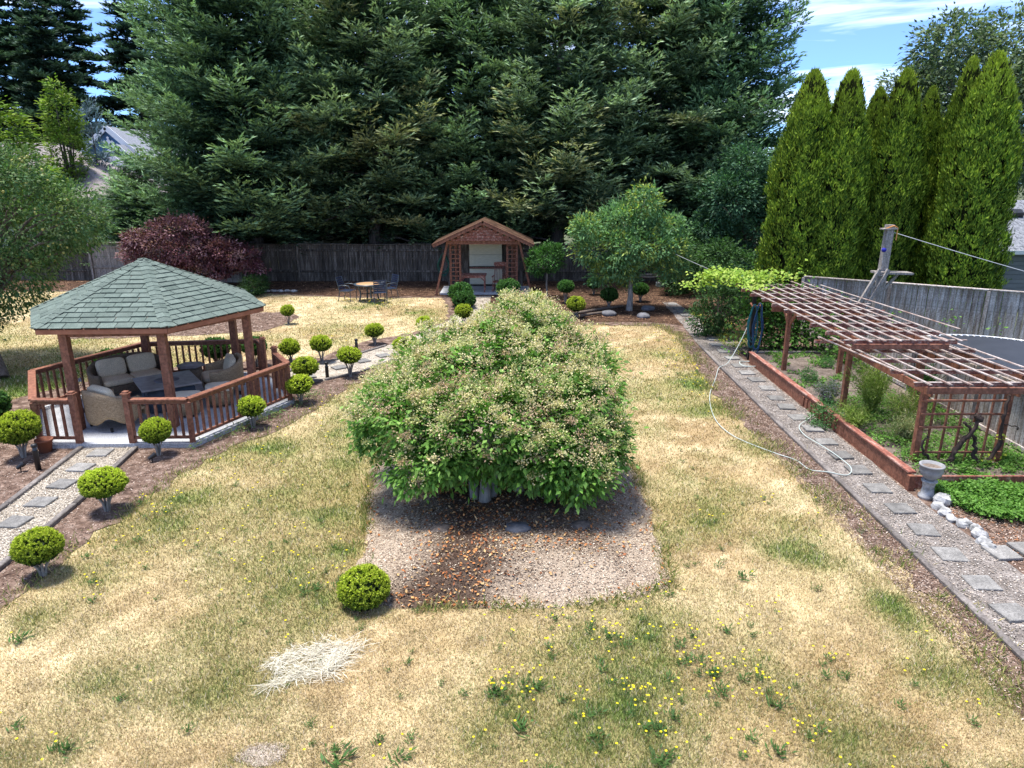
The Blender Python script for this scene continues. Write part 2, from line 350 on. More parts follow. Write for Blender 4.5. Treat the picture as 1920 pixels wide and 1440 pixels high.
def lawn_col(x, y):
    a = fbm(x, y, 1.9, 3); b = fbm(x, y, .75, 5); c = fbm(x, y, 3.3, 9); d = fbm(x, y, .38, 12)
    straw = np.array([.46, .365, .2]); tan = np.array([.34, .235, .115]); pale = np.array([.58, .48, .31]); olive = np.array([.25, .235, .08]); green = np.array([.13, .21, .045])
    def mixc(A, B, t): return A * (1 - t[..., None]) + B * t[..., None]
    s = lambda v, lo, hi: np.clip((v - lo) / (hi - lo), 0, 1)
    col = mixc(straw + 0 * a[..., None], tan, s(a, .42, .68) * .75)
    e_ = fbm(x, y, .16, 14, 2); col = mixc(col, pale, s(b * .35 + d * .45 + e_ * .3,   .52, .8) * .85); col = col * (.8 + .42 * s(e_ * .5 + d * .5, .28, .7))[..., None]
    gr = s(c, .46, .7) * .42 + s(b, .5, .75) * .25 * s(a, .3, .5)
    for gx, gy, gs, ga in GREEN: gr = gr + ga * .8 * np.exp(-((x - gx) ** 2 + (y - gy) ** 2) / (gs * gs)) * (.35 + 1.2 * d)
    gr = np.clip(gr * (.45 + d), 0, 1)
    col = mixc(col, olive, np.clip(gr * 1.5, 0, .8)); col = mixc(col, green, s(gr, .5, 1.0) * .8)
    return col, gr
xs = np.arange(-24, 6.01, .14); ys = np.arange(3, 32.01, .14)
X, Y = np.meshgrid(xs, ys, indexing='ij'); nx, ny = X.shape
Cc, _ = lawn_col(X, Y)
me = bpy.data.meshes.new('lawn'); Zg = np.zeros_like(X)
V = np.stack([X, Y, Zg], -1).reshape(-1, 3)
idx = np.arange(nx * ny).reshape(nx, ny); F = np.stack([idx[:-1, :-1], idx[1:, :-1], idx[1:, 1:], idx[:-1, 1:]], -1).reshape(-1, 4)
def grid_mesh(name, V, F, C, mat, smooth=True):
    me = bpy.data.meshes.new(name); me.vertices.add(len(V)); me.vertices.foreach_set('co', V.astype(np.float32).reshape(-1))
    me.loops.add(len(F) * 4); me.loops.foreach_set('vertex_index', F.astype(np.int32).reshape(-1))
    me.polygons.add(len(F)); me.polygons.foreach_set('loop_start', np.arange(0, len(F) * 4, 4, dtype=np.int32))
    if smooth: me.polygons.foreach_set('use_smooth', np.ones(len(F), bool))
    at = me.attributes.new('Col', 'FLOAT_COLOR', 'POINT'); c4 = np.ones((len(V), 4), np.float32); c4[:, :3] = C.reshape(-1, 3); at.data.foreach_set('color', c4.reshape(-1))
    me.materials.append(mat); me.update(calc_edges=True); return me
kind(link('lawn', grid_mesh('lawn', V, F, Cc, M['lawn'])), 'structure')

# beds (ground plan in metres, x right, y away)
LEFT_BED = [(-6.15, 2), (-6.15, 7.4), (-6.05, 8.4), (-5.95, 9.9), (-5.75, 11.4), (-5.3, 12.6), (-4.5, 14.1), (-4.2, 15.8), (-3.6, 17.6), (-2.65, 19), (-1.7, 21.2), (-1.1, 23.4), (1.8, 24.0), (5.0, 23.9), (5.35, 22.3),
            (5.2, 20.4), (4.95, 18), (4.75, 16), (4.8, 13.8), (4.95, 11.6), (5.05, 9.8), (5.1, 8.8), (5.15, 7.2), (5.12, 5.8), (5.1, 2), (20, 2), (20, 38), (-26, 38), (-26, 31.2), (-15, 31.2), (-11.4, 30.8), (-7, 29.6), (-2.9, 29.6), (-2.4, 27), (-2.35, 24.6),
            (-3.3, 22.8), (-4.6, 21.4), (-5.4, 19.5), (-6.4, 19.4), (-8.9, 18.6), (-10.4, 17.4), (-11.4, 15.8), (-11.5, 13.6), (-10.4, 12.6), (-9.6, 11.6), (-9.1, 9.6), (-9.2, 7), (-9.4, 2)]
sheet('mulch_bed', LEFT_BED, .012, M['mulch'], .07, .3, 4)
BACK_BED = [(-26, 38), (-26, 31.6), (-15, 31.5), (-11.2, 31.0), (-7, 29.9), (-2.6, 29.9), (-2.2, 26.5), (1.0, 24.6), (4.9, 24.4), (6.9, 23.2), (9.2, 22.2), (14, 22), (14, 38)]
sheet('bark_mulch', BACK_BED, .018, M['mulch_dark'], .08, .3, 5)
SIDE_BED = [(-14, 24.2), (-9.9, 26.1), (-8.3, 26.4), (-7.6, 25.2), (-8.2, 23.1), (-10, 22.4), (-14, 21.8)]
sheet('mulch_patch', SIDE_BED, .012, M['mulch'], .08, .3, 6)
PATH_R = [(5.5, 2), (6.62, 2), (6.62, 8.0), (6.5, 9.4), (6.45, 10.7), (6.46, 19.9), (7.0, 20.5), (6.75, 23), (6.62, 28.5), (6.1, 28.5), (5.85, 24), (5.66, 21), (5.52, 11.6), (5.5, 8)]
sheet('gravel_path', PATH_R, .024, M['gravel'], .02, .4, 7)
PATH_L = [(-7.6, 2), (-7.8, 7), (-7.87, 9.9), (-8.1, 12.6), (-7.14, 12.6), (-6.86, 9.9), (-6.7, 7), (-6.6, 2)]
sheet('gravel_walk', PATH_L, .024, M['gravel_pale'], .015, .4, 8)
PATH_M = [(-5.6, 16.4), (-4.7, 17.15), (-3.95, 17.9), (-3.3, 19.2), (-2.7, 20.6), (-2.0, 22.4), (-1.3, 24.4), (-.9, 27), (-.9, 30), (-1.9, 30), (-1.95, 27), (-2.2, 24.8), (-2.95, 22.6), (-3.8, 20.8), (-4.5, 19.6), (-5.3, 18.6), (-6.1, 17.6)]
sheet('gravel_trail', PATH_M, .024, M['gravel_pale'], .02, .4, 9)
sheet('neighbor_ground', [(9.3, 2), (40, 2), (40, 45), (14, 45), (9.3, 23)], .03, M['far_ground'], 0, .5, 2)

# vegetable bed soil behind the raised board
sheet('garden_soil', [(6.6, 10.8), (9.2, 10.8), (9.2, 20.2), (6.6, 20.2)], .16, M['soil'], 0, .5, 3)

# planting mound under the big shrub
MOUND = [(-1.95, 7.45), (-.9, 7.35), (.3, 7.4), (1.2, 7.5), (2.0, 7.85), (2.1, 8.8), (2.15, 10), (2.15, 11.2), (2.1, 13), (1.2, 14), (-.8, 14.2), (-2.2, 13.6), (-2.5, 12.2), (-2.35, 10.6), (-2.15, 9.4), (-2.0, 8.5)]
xs = np.arange(-2.9, 2.6, .06); ys = np.arange(7.0, 14.6, .06); X, Y = np.meshgrid(xs, ys, indexing='ij'); nx, ny = X.shape
mp_ = np.array(MOUND)
def polydist(x, y, P):
    d = np.full(np.shape(x), 9e9)
    for i in range(len(P)):
        a = P[i]; b = P[(i + 1) % len(P)]; ab = b - a
        t = np.clip(((x - a[0]) * ab[0] + (y - a[1]) * ab[1]) / (ab @ ab), 0, 1)
        d = np.minimum(d, np.hypot(x - a[0] - t * ab[0], y - a[1] - t * ab[1]))
    return d
def mound_h(x, y):
    ins = inpoly(x, y, MOUND); d = polydist(x, y, mp_) * np.where(ins, 1, -1) + (fbm(x, y, .4, 21) - .5) * .22
    h = np.clip(d / .9, 0, 1); h = h * h * (3 - 2 * h) * .2
    return np.where(d > 0, h + .02 + (fbm(x, y, .25, 22) - .5) * .05 * np.clip(d * 4, 0, 1), -.03), d
Zm, dm = mound_h(X, Y)
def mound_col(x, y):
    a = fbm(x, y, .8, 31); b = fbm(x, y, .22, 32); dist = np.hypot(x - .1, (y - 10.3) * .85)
    litter_and_shade = np.clip(1.6 - dist / 1.35, 0, 1) + 1.0 * np.exp(-((x + .6) ** 2 / .3 + (y - 8.1) ** 2 / .7)) + 1.0 * np.exp(-((x + 1.1) ** 2 / .3 + (y - 7.55) ** 2 / .08)) + .5 * np.exp(-((x - 1.15) ** 2 / .12 + (y - 8.5) ** 2 / .12))  # leaf litter, darkened and widened to stand in for shade under the shrub
    litter_and_shade = np.clip(litter_and_shade * (.4 + 1.2 * a), 0, 1)
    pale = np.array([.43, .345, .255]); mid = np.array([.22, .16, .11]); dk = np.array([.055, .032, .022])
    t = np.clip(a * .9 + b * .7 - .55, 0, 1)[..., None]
    c = pale * (1 - t) + mid * t; l = litter_and_shade[..., None]; return c * (1 - l * .85) + dk * l * .85, litter_and_shade
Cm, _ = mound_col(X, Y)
V = np.stack([X, Y, Zm], -1).reshape(-1, 3); idx = np.arange(nx * ny).reshape(nx, ny); F = np.stack([idx[:-1, :-1], idx[1:, :-1], idx[1:, 1:], idx[:-1, 1:]], -1).reshape(-1, 4)
keep = (Zm.reshape(-1)[F] > -.02).any(1)
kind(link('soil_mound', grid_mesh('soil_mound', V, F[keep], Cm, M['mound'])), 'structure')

SAND = (-2.23, 5.16)
def in_lawn(x, y):
    ok = ~inpoly(x, y, LEFT_BED) & ~inpoly(x, y, SIDE_BED)
    _, d = mound_h(x, y); ok &= ~((d > .03) & (np.abs(x) < 3) & (y < 14.6))
    ok &= ~(np.hypot((x - SAND[0]) / .2, (y - SAND[1]) / .13) < .6)
    return ok

# grass blades
def blades(n, seed):
    g = rng(seed); q = g.random(n); p_ = -.35; y = (4.2 ** p_ + q * (31.5 ** p_ - 4.2 ** p_)) ** (1 / p_); x = g.uniform(-1, 1, n) * (y * .76 + 1.2)
    vis = np.abs(x) < (y * .76 + 1.2); x = x[vis]; y = y[vis]
    edge = g.normal(0, .07, (2, len(x)))
    ok = in_lawn(x + edge[0], y + edge[1]); x = x[ok]; y = y[ok]; n = len(x)
    col, gr = lawn_col(x, y); az = g.uniform(0, 6.283, n)
    h = g.uniform(.022, .06, n) * (.85 + y * .018) * (.8 + .9 * gr) ; lean = g.uniform(.35, 1.15, n) * (1.15 - .5 * gr)
    tip = np.stack([x + np.cos(az) * h * np.sin(lean), y + np.sin(az) * h * np.sin(lean), h * np.cos(lean) + .004], -1)
    a2 = g.uniform(0, 6.283, n); w = g.uniform(.0007, .0013, n) * (y + 1.5)
    b1 = np.stack([x + np.cos(a2) * w / 2, y + np.sin(a2) * w / 2, np.zeros(n) - .003], -1); b2 = np.stack([x - np.cos(a2) * w / 2, y - np.sin(a2) * w / 2, np.zeros(n) - .003], -1)
    P = np.stack([b1, b2, tip], 1)
    k = g.random(n)[:, None]
    c = col * (.75 + .6 * g.random((n, 1))); c = np.where(k < .1, np.array([[.72, .62, .47]]) * (.7 + .35 * g.random((n, 1))), c)
    c = np.where((k > .95), np.array([[.2, .12, .06]]) * (.7 + .5 * g.random((n, 1))), c)
    c = np.where((k > .1) & (k < .1 + .04 + .55 * gr[:, None]), np.array([[.13, .2, .045]]) * (.6 + .8 * g.random((n, 1))), c)
    return P, c
Pn = []; Cn = []
P, c = blades(900000, 41); Pn.append(P); Cn.append(c)
kind(link('grass', tri_mesh('grass', np.concatenate(Pn), np.concatenate(Cn), M['grass'])), 'stuff')

# long fringe grass along the bed edges
g = rng(50); f = Fol(); pts = []
edge_pts = LEFT_BED[1:25] + [(-2.0, 7.6), (2.1, 8.5), (2.2, 11), (-2.4, 10.4), (-2.2, 9), (-1, 7.3), (1, 7.3), (-2.6, 12), (2.2, 7.7)]
px, py = [], []
for i in range(23):
    a = np.array(LEFT_BED[1 + i]); b = np.array(LEFT_BED[2 + i]); L = np.linalg.norm(b - a); n = int(L * (160 if i < 12 else 420))
    t = g.random(n)[:, None]; q = a + (b - a) * t + g.normal(0, .13 if i < 12 else .19, (n, 2)); px.append(q[:, 0]); py.append(q[:, 1])
for i in range(len(MOUND)):
    a = np.array(MOUND[i]); b = np.array(MOUND[(i + 1) % len(MOUND)]); n = int(np.linalg.norm(b - a) * 330)
    q = a + (b - a) * g.random(n)[:, None] + g.normal(0, .07, (n, 2)); px.append(q[:, 0]); py.append(q[:, 1])
x = np.concatenate(px); y = np.concatenate(py); m_ = fbm(x, y, .5, 60) > .42; x = x[m_]; y = y[m_]; n = len(x)
d = np.stack([g.normal(0, .6, n), g.normal(0, .6, n), np.full(n, .8)], -1)
c = np.where(g.random((n, 1)) < .5, np.array([[.14, .2, .04]]), np.array([[.42, .36, .15]])) * (.6 + .7 * g.random((n, 1)))
f.leaves(np.stack([x, y, np.zeros(n)], -1), d, g.normal(0, 1, (n, 3)), g.uniform(.06, .17, n), g.uniform(.006, .016, n), c)
kind(link('edge_grass', f.mesh('edge_grass', M['grass'])), 'stuff')

# loose chips on the beds, pebbles on the gravel
def chips(n, poly, cols, L, W, z, seed, holes=(), yr=None, flat=.25):
    g = rng(seed); P = np.array(poly); x = g.uniform(P[:, 0].min(), P[:, 0].max(), n); y = g.uniform(P[:, 1].min(), P[:, 1].max(), n)
    ok = inpoly(x, y, poly) & (np.abs(x) < y * .77 + 1.2)
    if yr: ok &= (y > yr[0]) & (y < yr[1])
    for h in holes: ok &= ~inpoly(x, y, h)
    x = x[ok]; y = y[ok]; n = len(x); az = g.uniform(0, 6.283, n)
    d = np.stack([np.cos(az), np.sin(az), g.normal(0, flat, n)], -1); nn_ = np.stack([g.normal(0, flat, n), g.normal(0, flat, n), np.ones(n)], -1)
    cc = np.array(cols)[g.integers(0, len(cols), n)] * (.6 + .8 * g.random((n, 1)))
    zz = z(x, y) if callable(z) else np.full(n, z)
    return np.stack([x, y, zz + g.uniform(0, .012, n)], -1), d, nn_, g.uniform(*L, n), g.uniform(*W, n), cc
GAZ = [(-9.1, 12.5), (-6.0, 12.5), (-4.9, 15.3), (-6.4, 17.8), (-9.3, 17.4), (-10.4, 14.7)]
MC = [(.1, .06, .045), (.2, .14, .105), (.42, .34, .28), (.28, .2, .15), (.13, .08, .055)]
f = Fol()
NEAR_L = [(-9.2, 3), (-6.2, 3), (-6.1, 8.4), (-5.8, 11.4), (-4.5, 14.1), (-3.6, 17.6), (-1.7, 21.2), (-5, 21), (-6.2, 18.5), (-5, 16), (-6, 12.6), (-9, 12.5), (-11, 15), (-11.3, 13.6), (-9.5, 11.6)]
f.leaves(*chips(110000, NEAR_L, MC, (.018, .055), (.007, .018), .014, 71, [PATH_L, PATH_M, GAZ]))
f.leaves(*chips(36000, [(4.9, 3), (5.45, 3), (5.45, 12), (5.6, 22), (5.2, 22), (4.8, 14)], MC, (.018, .055), (.007, .018), .014, 72))
f.leaves(*chips(30000, [(6.7, 4), (9.3, 4), (9.3, 10.7), (6.6, 10.7)], MC + [(.3, .14, .07)], (.02, .06), (.01, .02), .014, 73))
kind(link('bark_chips', f.mesh('bark_chips', M['chip'])), 'stuff')
f = Fol()
f.leaves(*chips(60000, BACK_BED, [(.07, .035, .022), (.14, .08, .05), (.26, .15, .09), (.33, .22, .13)], (.04, .1), (.02, .045), .02, 74))
f.leaves(*chips(5000, SIDE_BED, MC, (.04, .09), (.02, .04), .014, 75))
kind(link('leaf_litter', f.mesh('leaf_litter', M['chip'])), 'stuff')
f = Fol()
GC = [(.38, .34, .3), (.25, .22, .19), (.5, .46, .41), (.2, .17, .145), (.42, .35, .28)]
f.leaves(*chips(60000, PATH_R, GC, (.012, .035), (.01, .024), .026, 76, yr=(4, 22)))
GP = [(.52, .46, .38), (.4, .34, .27), (.6, .55, .46), (.24, .19, .14)]
f.leaves(*chips(50000, PATH_L, GP, (.012, .035), (.01, .024), .026, 77))
f.leaves(*chips(22000, PATH_M, GP, (.02, .045), (.012, .03), .026, 78))
kind(link('pebbles', f.mesh('pebbles', M['chip'])), 'stuff')
# mound covering
f = Fol(); mh = lambda x, y: mound_h(x, y)[0]
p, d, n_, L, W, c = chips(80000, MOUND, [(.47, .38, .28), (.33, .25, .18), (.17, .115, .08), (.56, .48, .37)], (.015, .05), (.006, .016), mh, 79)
_, litter_shade = mound_col(p[:, 0], p[:, 1]); g = rng(80); k = g.random(len(p)) < litter_shade * .8; c[k] = np.array([.07, .042, .03]) * (.5 + g.random((k.sum(), 1)))  # chips darkened too, by litter and the shade painted with it
f.leaves(p, d, n_, L, W, c); kind(link('shredded_mulch', f.mesh('shredded_mulch', M['chip'])), 'stuff')
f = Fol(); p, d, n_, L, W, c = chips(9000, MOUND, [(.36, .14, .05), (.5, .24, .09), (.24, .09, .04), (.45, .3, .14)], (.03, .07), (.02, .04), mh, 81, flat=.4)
_, litter_shade = mound_col(p[:, 0], p[:, 1]); ed = mound_h(p[:, 0], p[:, 1])[1]; k = g.random(len(p)) < np.clip(litter_shade * 1.1 + .03 + (ed < .14) * .35 * (p[:, 1] < 12), 0, 1)
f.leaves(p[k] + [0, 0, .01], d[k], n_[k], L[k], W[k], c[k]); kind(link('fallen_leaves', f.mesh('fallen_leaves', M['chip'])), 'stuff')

# weeds in the lawn: dark rosettes and yellow flowers on thin stems
g = rng(90); ctr = []
def wz(cx, cy, sx, sy, n, s=1.): 
    for _ in range(n): ctr.append((cx + g.normal() * sx, cy + g.normal() * sy, s * g.uniform(.6, 1.2)))
for a in [(.9, 6.9, .35, .2, 14), (2.3, 6.3, .7, .35, 30), (.15, 5.9, .45, .25, 20, 1.1), (1.1, 5.4, .5, .25, 12, 1.2), (-1.6, 5.2, .5, .2, 7, 1.1), (-2.3, 7.7, .4, .2, 12), (-3.2, 8.6, 1.0, .5, 16, .8), (-1.9, 7.0, .9, .3, 10, .7), (3.2, 8.9, .9, .8, 14, .8),
          (3.4, 11.5, .9, 1.2, 16, .8), (-3.4, 11, .8, 1., 16, .8), (4.5, 18, .5, 1.4, 16), (-4.7, 21.7, .8, .5, 12), (-3.9, 5.4, .8, .4, 7, 1.0), (2.9, 5.4, .7, .3, 10, 1.0), (-3.5, 14.5, .8, 1.2, 14, .8), (-5, 27.6, 1.6, .7, 22, 1.3), (3, 20, 1.2, 1.6, 12), (0, 6.6, 3.5, 1.2, 30, .6), (-5.3, 9.2, .25, .9, 8)]: wz(*a)
ctr += [(-5.45, 6.75, 1.7), (3.0, 8.05, 1.7), (1.95, 7.65, 1.1), (-1.53, 5.08, 2.0), (-.98, 5.1, 1.5), (-4.0, 5.2, 1.6), (2.4, 5.15, 1.5), (1.35, 5.1, 1.6), (.1, 5.45, 1.7), (2.6, 5.75, 1.4)]
ctr = np.array(ctr); ok = in_lawn(ctr[:, 0], ctr[:, 1]); ctr = ctr[ok]
f = Fol(); nl = 34; n = len(ctr) * nl; C = np.repeat(ctr, nl, 0); az = g.uniform(0, 6.283, n); off = g.uniform(0, .08, n) * C[:, 2]
p = np.stack([C[:, 0] + np.cos(az * 1.7) * off, C[:, 1] + np.sin(az * 1.7) * off, g.uniform(0.01, .04, n)], -1); d = np.stack([np.cos(az), np.sin(az), g.uniform(.1, 1.1, n)], -1)
c = np.array([[.055, .13, .035]]) * (.6 + .9 * g.random((n, 1))) + np.array([[.03, .03, 0]]) * g.random((n, 1))
f.leaves(p, d, np.tile([0, 0, 1.], (n, 1)) + g.normal(0, .2, (n, 3)), g.uniform(.02, .075, n) * C[:, 2], g.uniform(.007, .016, n) * C[:, 2], c)
kind(link('lawn_weeds', f.mesh('lawn_weeds', M['leaf'])), 'stuff')
fl = []
for (cx, cy, s) in ctr:
    near = (-.3 < cx < 3.4 and cy < 7.3) or abs(cx) > 4 or g.random() < .22
    for _ in range(g.integers(1, 5) if near else 0): fl.append((cx + g.normal() * .1, cy + g.normal() * .09, g.uniform(.1, .24)))
for _ in range(150):
    a = g.choice([0, 1, 2, 3]); cx, cy, sx, sy = [(-4.0, 12.5, 1.0, 2.0), (4.7, 18.5, .35, 2.3), (-2.9, 8.6, 1.1, .6), (-4.4, 22.3, .9, .8)][a]; fl.append((cx + g.normal() * sx, cy + g.normal() * sy, g.uniform(.08, .2)))
fl = np.array(fl); fl = fl[in_lawn(fl[:, 0], fl[:, 1])]; n = len(fl); vs = []; sz = .011 + .0007 * fl[:, 1]
f = Fol(); st = Fol()
for k in range(4):
    az = g.uniform(0, 3.14, n) + k * .8
    for sgn in (0, math.pi): f.leaves(np.stack([fl[:, 0], fl[:, 1], fl[:, 2]], -1), np.stack([np.cos(az + sgn), np.sin(az + sgn), np.full(n, .25)], -1), np.tile([0, 0, 1.], (n, 1)), sz, sz * 1.2, np.array([[.85, .7, .03]]) * (.8 + .25 * g.random((n, 1))))
kind(link('yellow_flowers', f.mesh('yellow_flowers', M['petal'])), 'stuff')
st.leaves(np.stack([fl[:, 0] + .01, fl[:, 1], np.zeros(n)], -1), np.stack([-.01 / fl[:, 2], np.zeros(n), np.ones(n)], -1), np.tile([0, 1., 0], (n, 1)), fl[:, 2], .004, np.tile([.16, .2, .07], (n, 1)))
kind(link('flower_stems', st.mesh('flower_stems', M['grass'])), 'stuff')

# heap of dry straw and a bare sandy spot
g = rng(95); f = Fol()
for (x0, y0, x1, y1, bow, wd_, n, zz) in [(-2.55, 6.3, -1.72, 6.36, -.1, .06, 230, .06), (-2.45, 6.42, -1.9, 6.62, .05, .06, 170, .05), (-1.95, 6.25, -1.66, 6.72, .04, .05, 160, .07), (-2.5, 5.98, -1.85, 6.3, .06, .035, 170, .03), (-2.6, 6.38, -2.1, 6.5, .03, .07, 120, .04), (-2.1, 6.45, -1.7, 6.5, 0, .09, 120, .05)]:
    t = g.random(n); ax = math.atan2(y1 - y0, x1 - x0); nx_, ny_ = -math.sin(ax), math.cos(ax); w_ = g.normal(0, wd_ * 1.25, n) * (.4 + t)
    cx = x0 + (x1 - x0) * t + nx_ * (w_ + bow * np.sin(t * 3.14)); cy = y0 + (y1 - y0) * t + ny_ * (w_ + bow * np.sin(t * 3.14)); az = ax + bow * 3 * np.cos(t * 3.14) + g.normal(0, .5, n); az = np.where(g.random(n) < .22, g.uniform(0, 3.1, n), az)
    q = np.stack([cx, cy, g.uniform(.015, zz + .02, n)], -1); Ls = g.uniform(.12, .42, n); cc_ = np.array([[.8, .75, .62]]) * (.65 + .4 * g.random((n, 1)))
    for sgn in (1, -1):
        f.leaves(q, np.stack([np.cos(az) * sgn, np.sin(az) * sgn + g.normal(0, .15, n), g.normal(-.05, .14, n)], -1), np.tile([0, 0, 1.], (n, 1)) + g.normal(0, .3, (n, 3)), Ls / 2, g.uniform(.003, .007, n), cc_)
o = link('straw_heap', f.mesh('straw_heap', M['grass'])); tag(o, 'loose heap of bleached dry straw lying on the near lawn', 'straw'); kind(o, 'stuff')
SP = [(SAND[0] + .21 * math.cos(k * .5236) * (.8 + .35 * ((k * 7) % 5) / 5), SAND[1] + .13 * math.sin(k * .5236) * (.8 + .35 * ((k * 3) % 4) / 4)) for k in range(12)]
sheet('sand_patch', SP, .008, M['sand'], .008, .05, 12)
f = Fol(); f.leaves(*chips(2200, [(p[0] + (p[0] - SAND[0]) * .25, p[1] + (p[1] - SAND[1]) * .25) for p in SP], [(.42, .35, .27), (.34, .27, .2), (.5, .44, .35), (.12, .08, .06)], (.005, .014), (.004, .01), .01, 83)); kind(link('sand_grains', f.mesh('sand_grains', M['chip'])), 'stuff')
# ------------------------------------------------------------------ paving stones, edging timbers
def paver_mesh(seed, s=.36, h=.045):
    g = rng(seed); m = MB(); q = .5 * s
    m.box((0, 0, 0), (s, s * g.uniform(.94, 1.03), h), ch=.008)
    k = g.integers(8, 16); v = list(m.v)
    for i in range(len(v)):                                             # worn, slightly uneven corners
        r_ = rng(seed * 50 + i % 4); v[i] = (v[i][0] * (1 - .07 * r_.random()), v[i][1] * (1 - .07 * r_.random()), v[i][2])
    m.v = v; return m.mesh('stepping_stone', M['paver'])
PV = [paver_mesh(i) for i in range(7)]
PR = [(6.37, 27.91), (6.38, 26.99), (6.38, 26.44), (6.35, 25.6), (6.35, 24.82), (6.33, 23.98), (6.27, 23.12), (6.22, 22.35), (6.29, 21.63), (6.18, 20.92), (6.19, 20.11), (6.17, 19.3), (6.13, 18.5), (6.1, 17.76), (6.14, 17.12), (6.16, 16.4), (6.1, 15.62), (6.09, 14.95), (6.08, 14.25), (6.1, 13.55), (6.06, 12.82), (6.03, 12.12), (6.04, 11.45), (6.01, 10.7), (6.0, 9.97), (5.98, 9.28), (5.96, 8.6), (5.94, 7.9), (5.9, 7.25), (5.92, 6.5), (5.95, 5.8)]
def stone_label(i, n, where):
    ORD = ['first', 'second', 'third', 'fourth', 'fifth', 'sixth', 'seventh', 'eighth', 'ninth', 'tenth', 'eleventh', 'twelfth', 'thirteenth', 'fourteenth', 'fifteenth', 'sixteenth', 'seventeenth', 'eighteenth', 'nineteenth', 'twentieth', 'twenty-first', 'twenty-second', 'twenty-third', 'twenty-fourth', 'twenty-fifth', 'twenty-sixth', 'twenty-seventh', 'twenty-eighth', 'twenty-ninth', 'thirtieth', 'thirty-first']
    return ORD[i] + ' ' + where
g = rng(5)
for i, (x, y) in enumerate(sorted(PR, key=lambda p: p[1])[2:]):
    o = link('stepping_stone', PV[(i * 3) % 7], None, None, (x, y, .04 + g.uniform(-.012, .006)), (g.normal() * .018, g.normal() * .018, g.normal() * .09 + .02))
    tag(o, stone_label(i, 31, 'square stepping stone up the right gravel path, counted from the camera'), 'stepping stone', 'stepping stones of the right gravel path')
for i, (x, y) in enumerate([(-7.38, 9.52), (-7.42, 10.19), (-7.49, 10.87), (-7.59, 11.56), (-7.62, 12.25)]):
    o = link('stepping_stone', PV[(i * 3) % 7], None, None, (x, y, .04), (0, 0, g.normal() * .08 - .1)); tag(o, stone_label(i, 9, 'weathered square stone on the left gravel walk, counting towards the gazebo'), 'stepping stone', 'stepping stones of the walk to the gazebo')
for i, (x, y) in enumerate([(-5.2, 17.4), (-4.61, 18.3), (-4.13, 19.0), (-3.66, 19.6), (-3.3, 20.4), (-2.9, 21.2), (-2.5, 22.1), (-2.1, 23.2)]):
    o = link('stepping_stone', PV[(i * 3) % 7], None, None, (x, y, .04), (0, 0, .7 + g.normal() * .08)); tag(o, stone_label(i, 9, 'flat stone of the pale trail leading from the gazebo to the back shelter'), 'stepping stone', 'stepping stones behind the gazebo')
for (x, y, l) in [(6.68, 8.62, 'pale square slab beside the last white edging stone'), (7.1, 8.72, 'pale slab at the right frame edge below the green ground cover')]:
    o = link('paving_slab', PV[0], None, None, (x, y, .045), (0, 0, .05)); tag(o, l, 'paving slab')
# timbers
def timber(a, b, w, h, lab, grp, nm='edging_board'):
    m = MB(); m.beam((a[0], a[1], h / 2 + .008), (b[0], b[1], h / 2 + .008), w, h, .01); o = m.build(nm, M['timber']); tag(o, lab, 'edging', grp)
edges = [((5.5, 3.0), (5.47, 6.2)), ((5.47, 6.22), (5.49, 8.6)), ((5.49, 8.62), (5.52, 11.1)), ((5.52, 11.12), (5.52, 13.5)), ((5.52, 13.52), (5.56, 15.9)), ((5.56, 15.92), (5.6, 18.4)), ((5.61, 18.42), (5.68, 20.9))]
for i, (a, b) in enumerate(edges): timber(a, b, .09, .06, stone_label(i, 7, 'grey edging board along the right gravel path, counted from the camera'), 'edging boards of the right path')
for i, (a, b) in enumerate([((-7.72, 4), (-7.8, 7.6)), ((-7.8, 7.62), (-7.9, 10.1)), ((-7.9, 10.12), (-8.14, 12.5))]): timber(a, b, .09, .07, ['near', 'middle', 'gazebo end'][i] + ' timber on the left side of the left gravel walk', 'walk timbers')
for i, (a, b) in enumerate([((-6.62, 4), (-6.7, 7.6)), ((-6.7, 7.62), (-6.84, 10.1)), ((-6.84, 10.12), (-7.1, 12.5))]): timber(a, b, .09, .07, ['near', 'middle', 'gazebo end'][i] + ' timber on the lawn side of the left gravel walk', 'walk timbers')
for i, (a, b) in enumerate([((-5.5, 16.5), (-4.75, 17.1)), ((-4.7, 17.15), (-3.98, 17.85)), ((-3.95, 17.9), (-3.3, 19.15)), ((-3.28, 19.2), (-2.7, 20.55)), ((-6.0, 17.75), (-5.3, 18.65)), ((-5.28, 18.68), (-4.5, 19.65)), ((-4.48, 19.7), (-3.8, 20.85))]):
    timber(a, b, .08, .06, ['first lawn-side', 'second lawn-side', 'third lawn-side', 'last lawn-side', 'first far-side', 'middle far-side', 'last far-side'][i] + ' timber of the pale trail behind the gazebo', 'trail timbers')

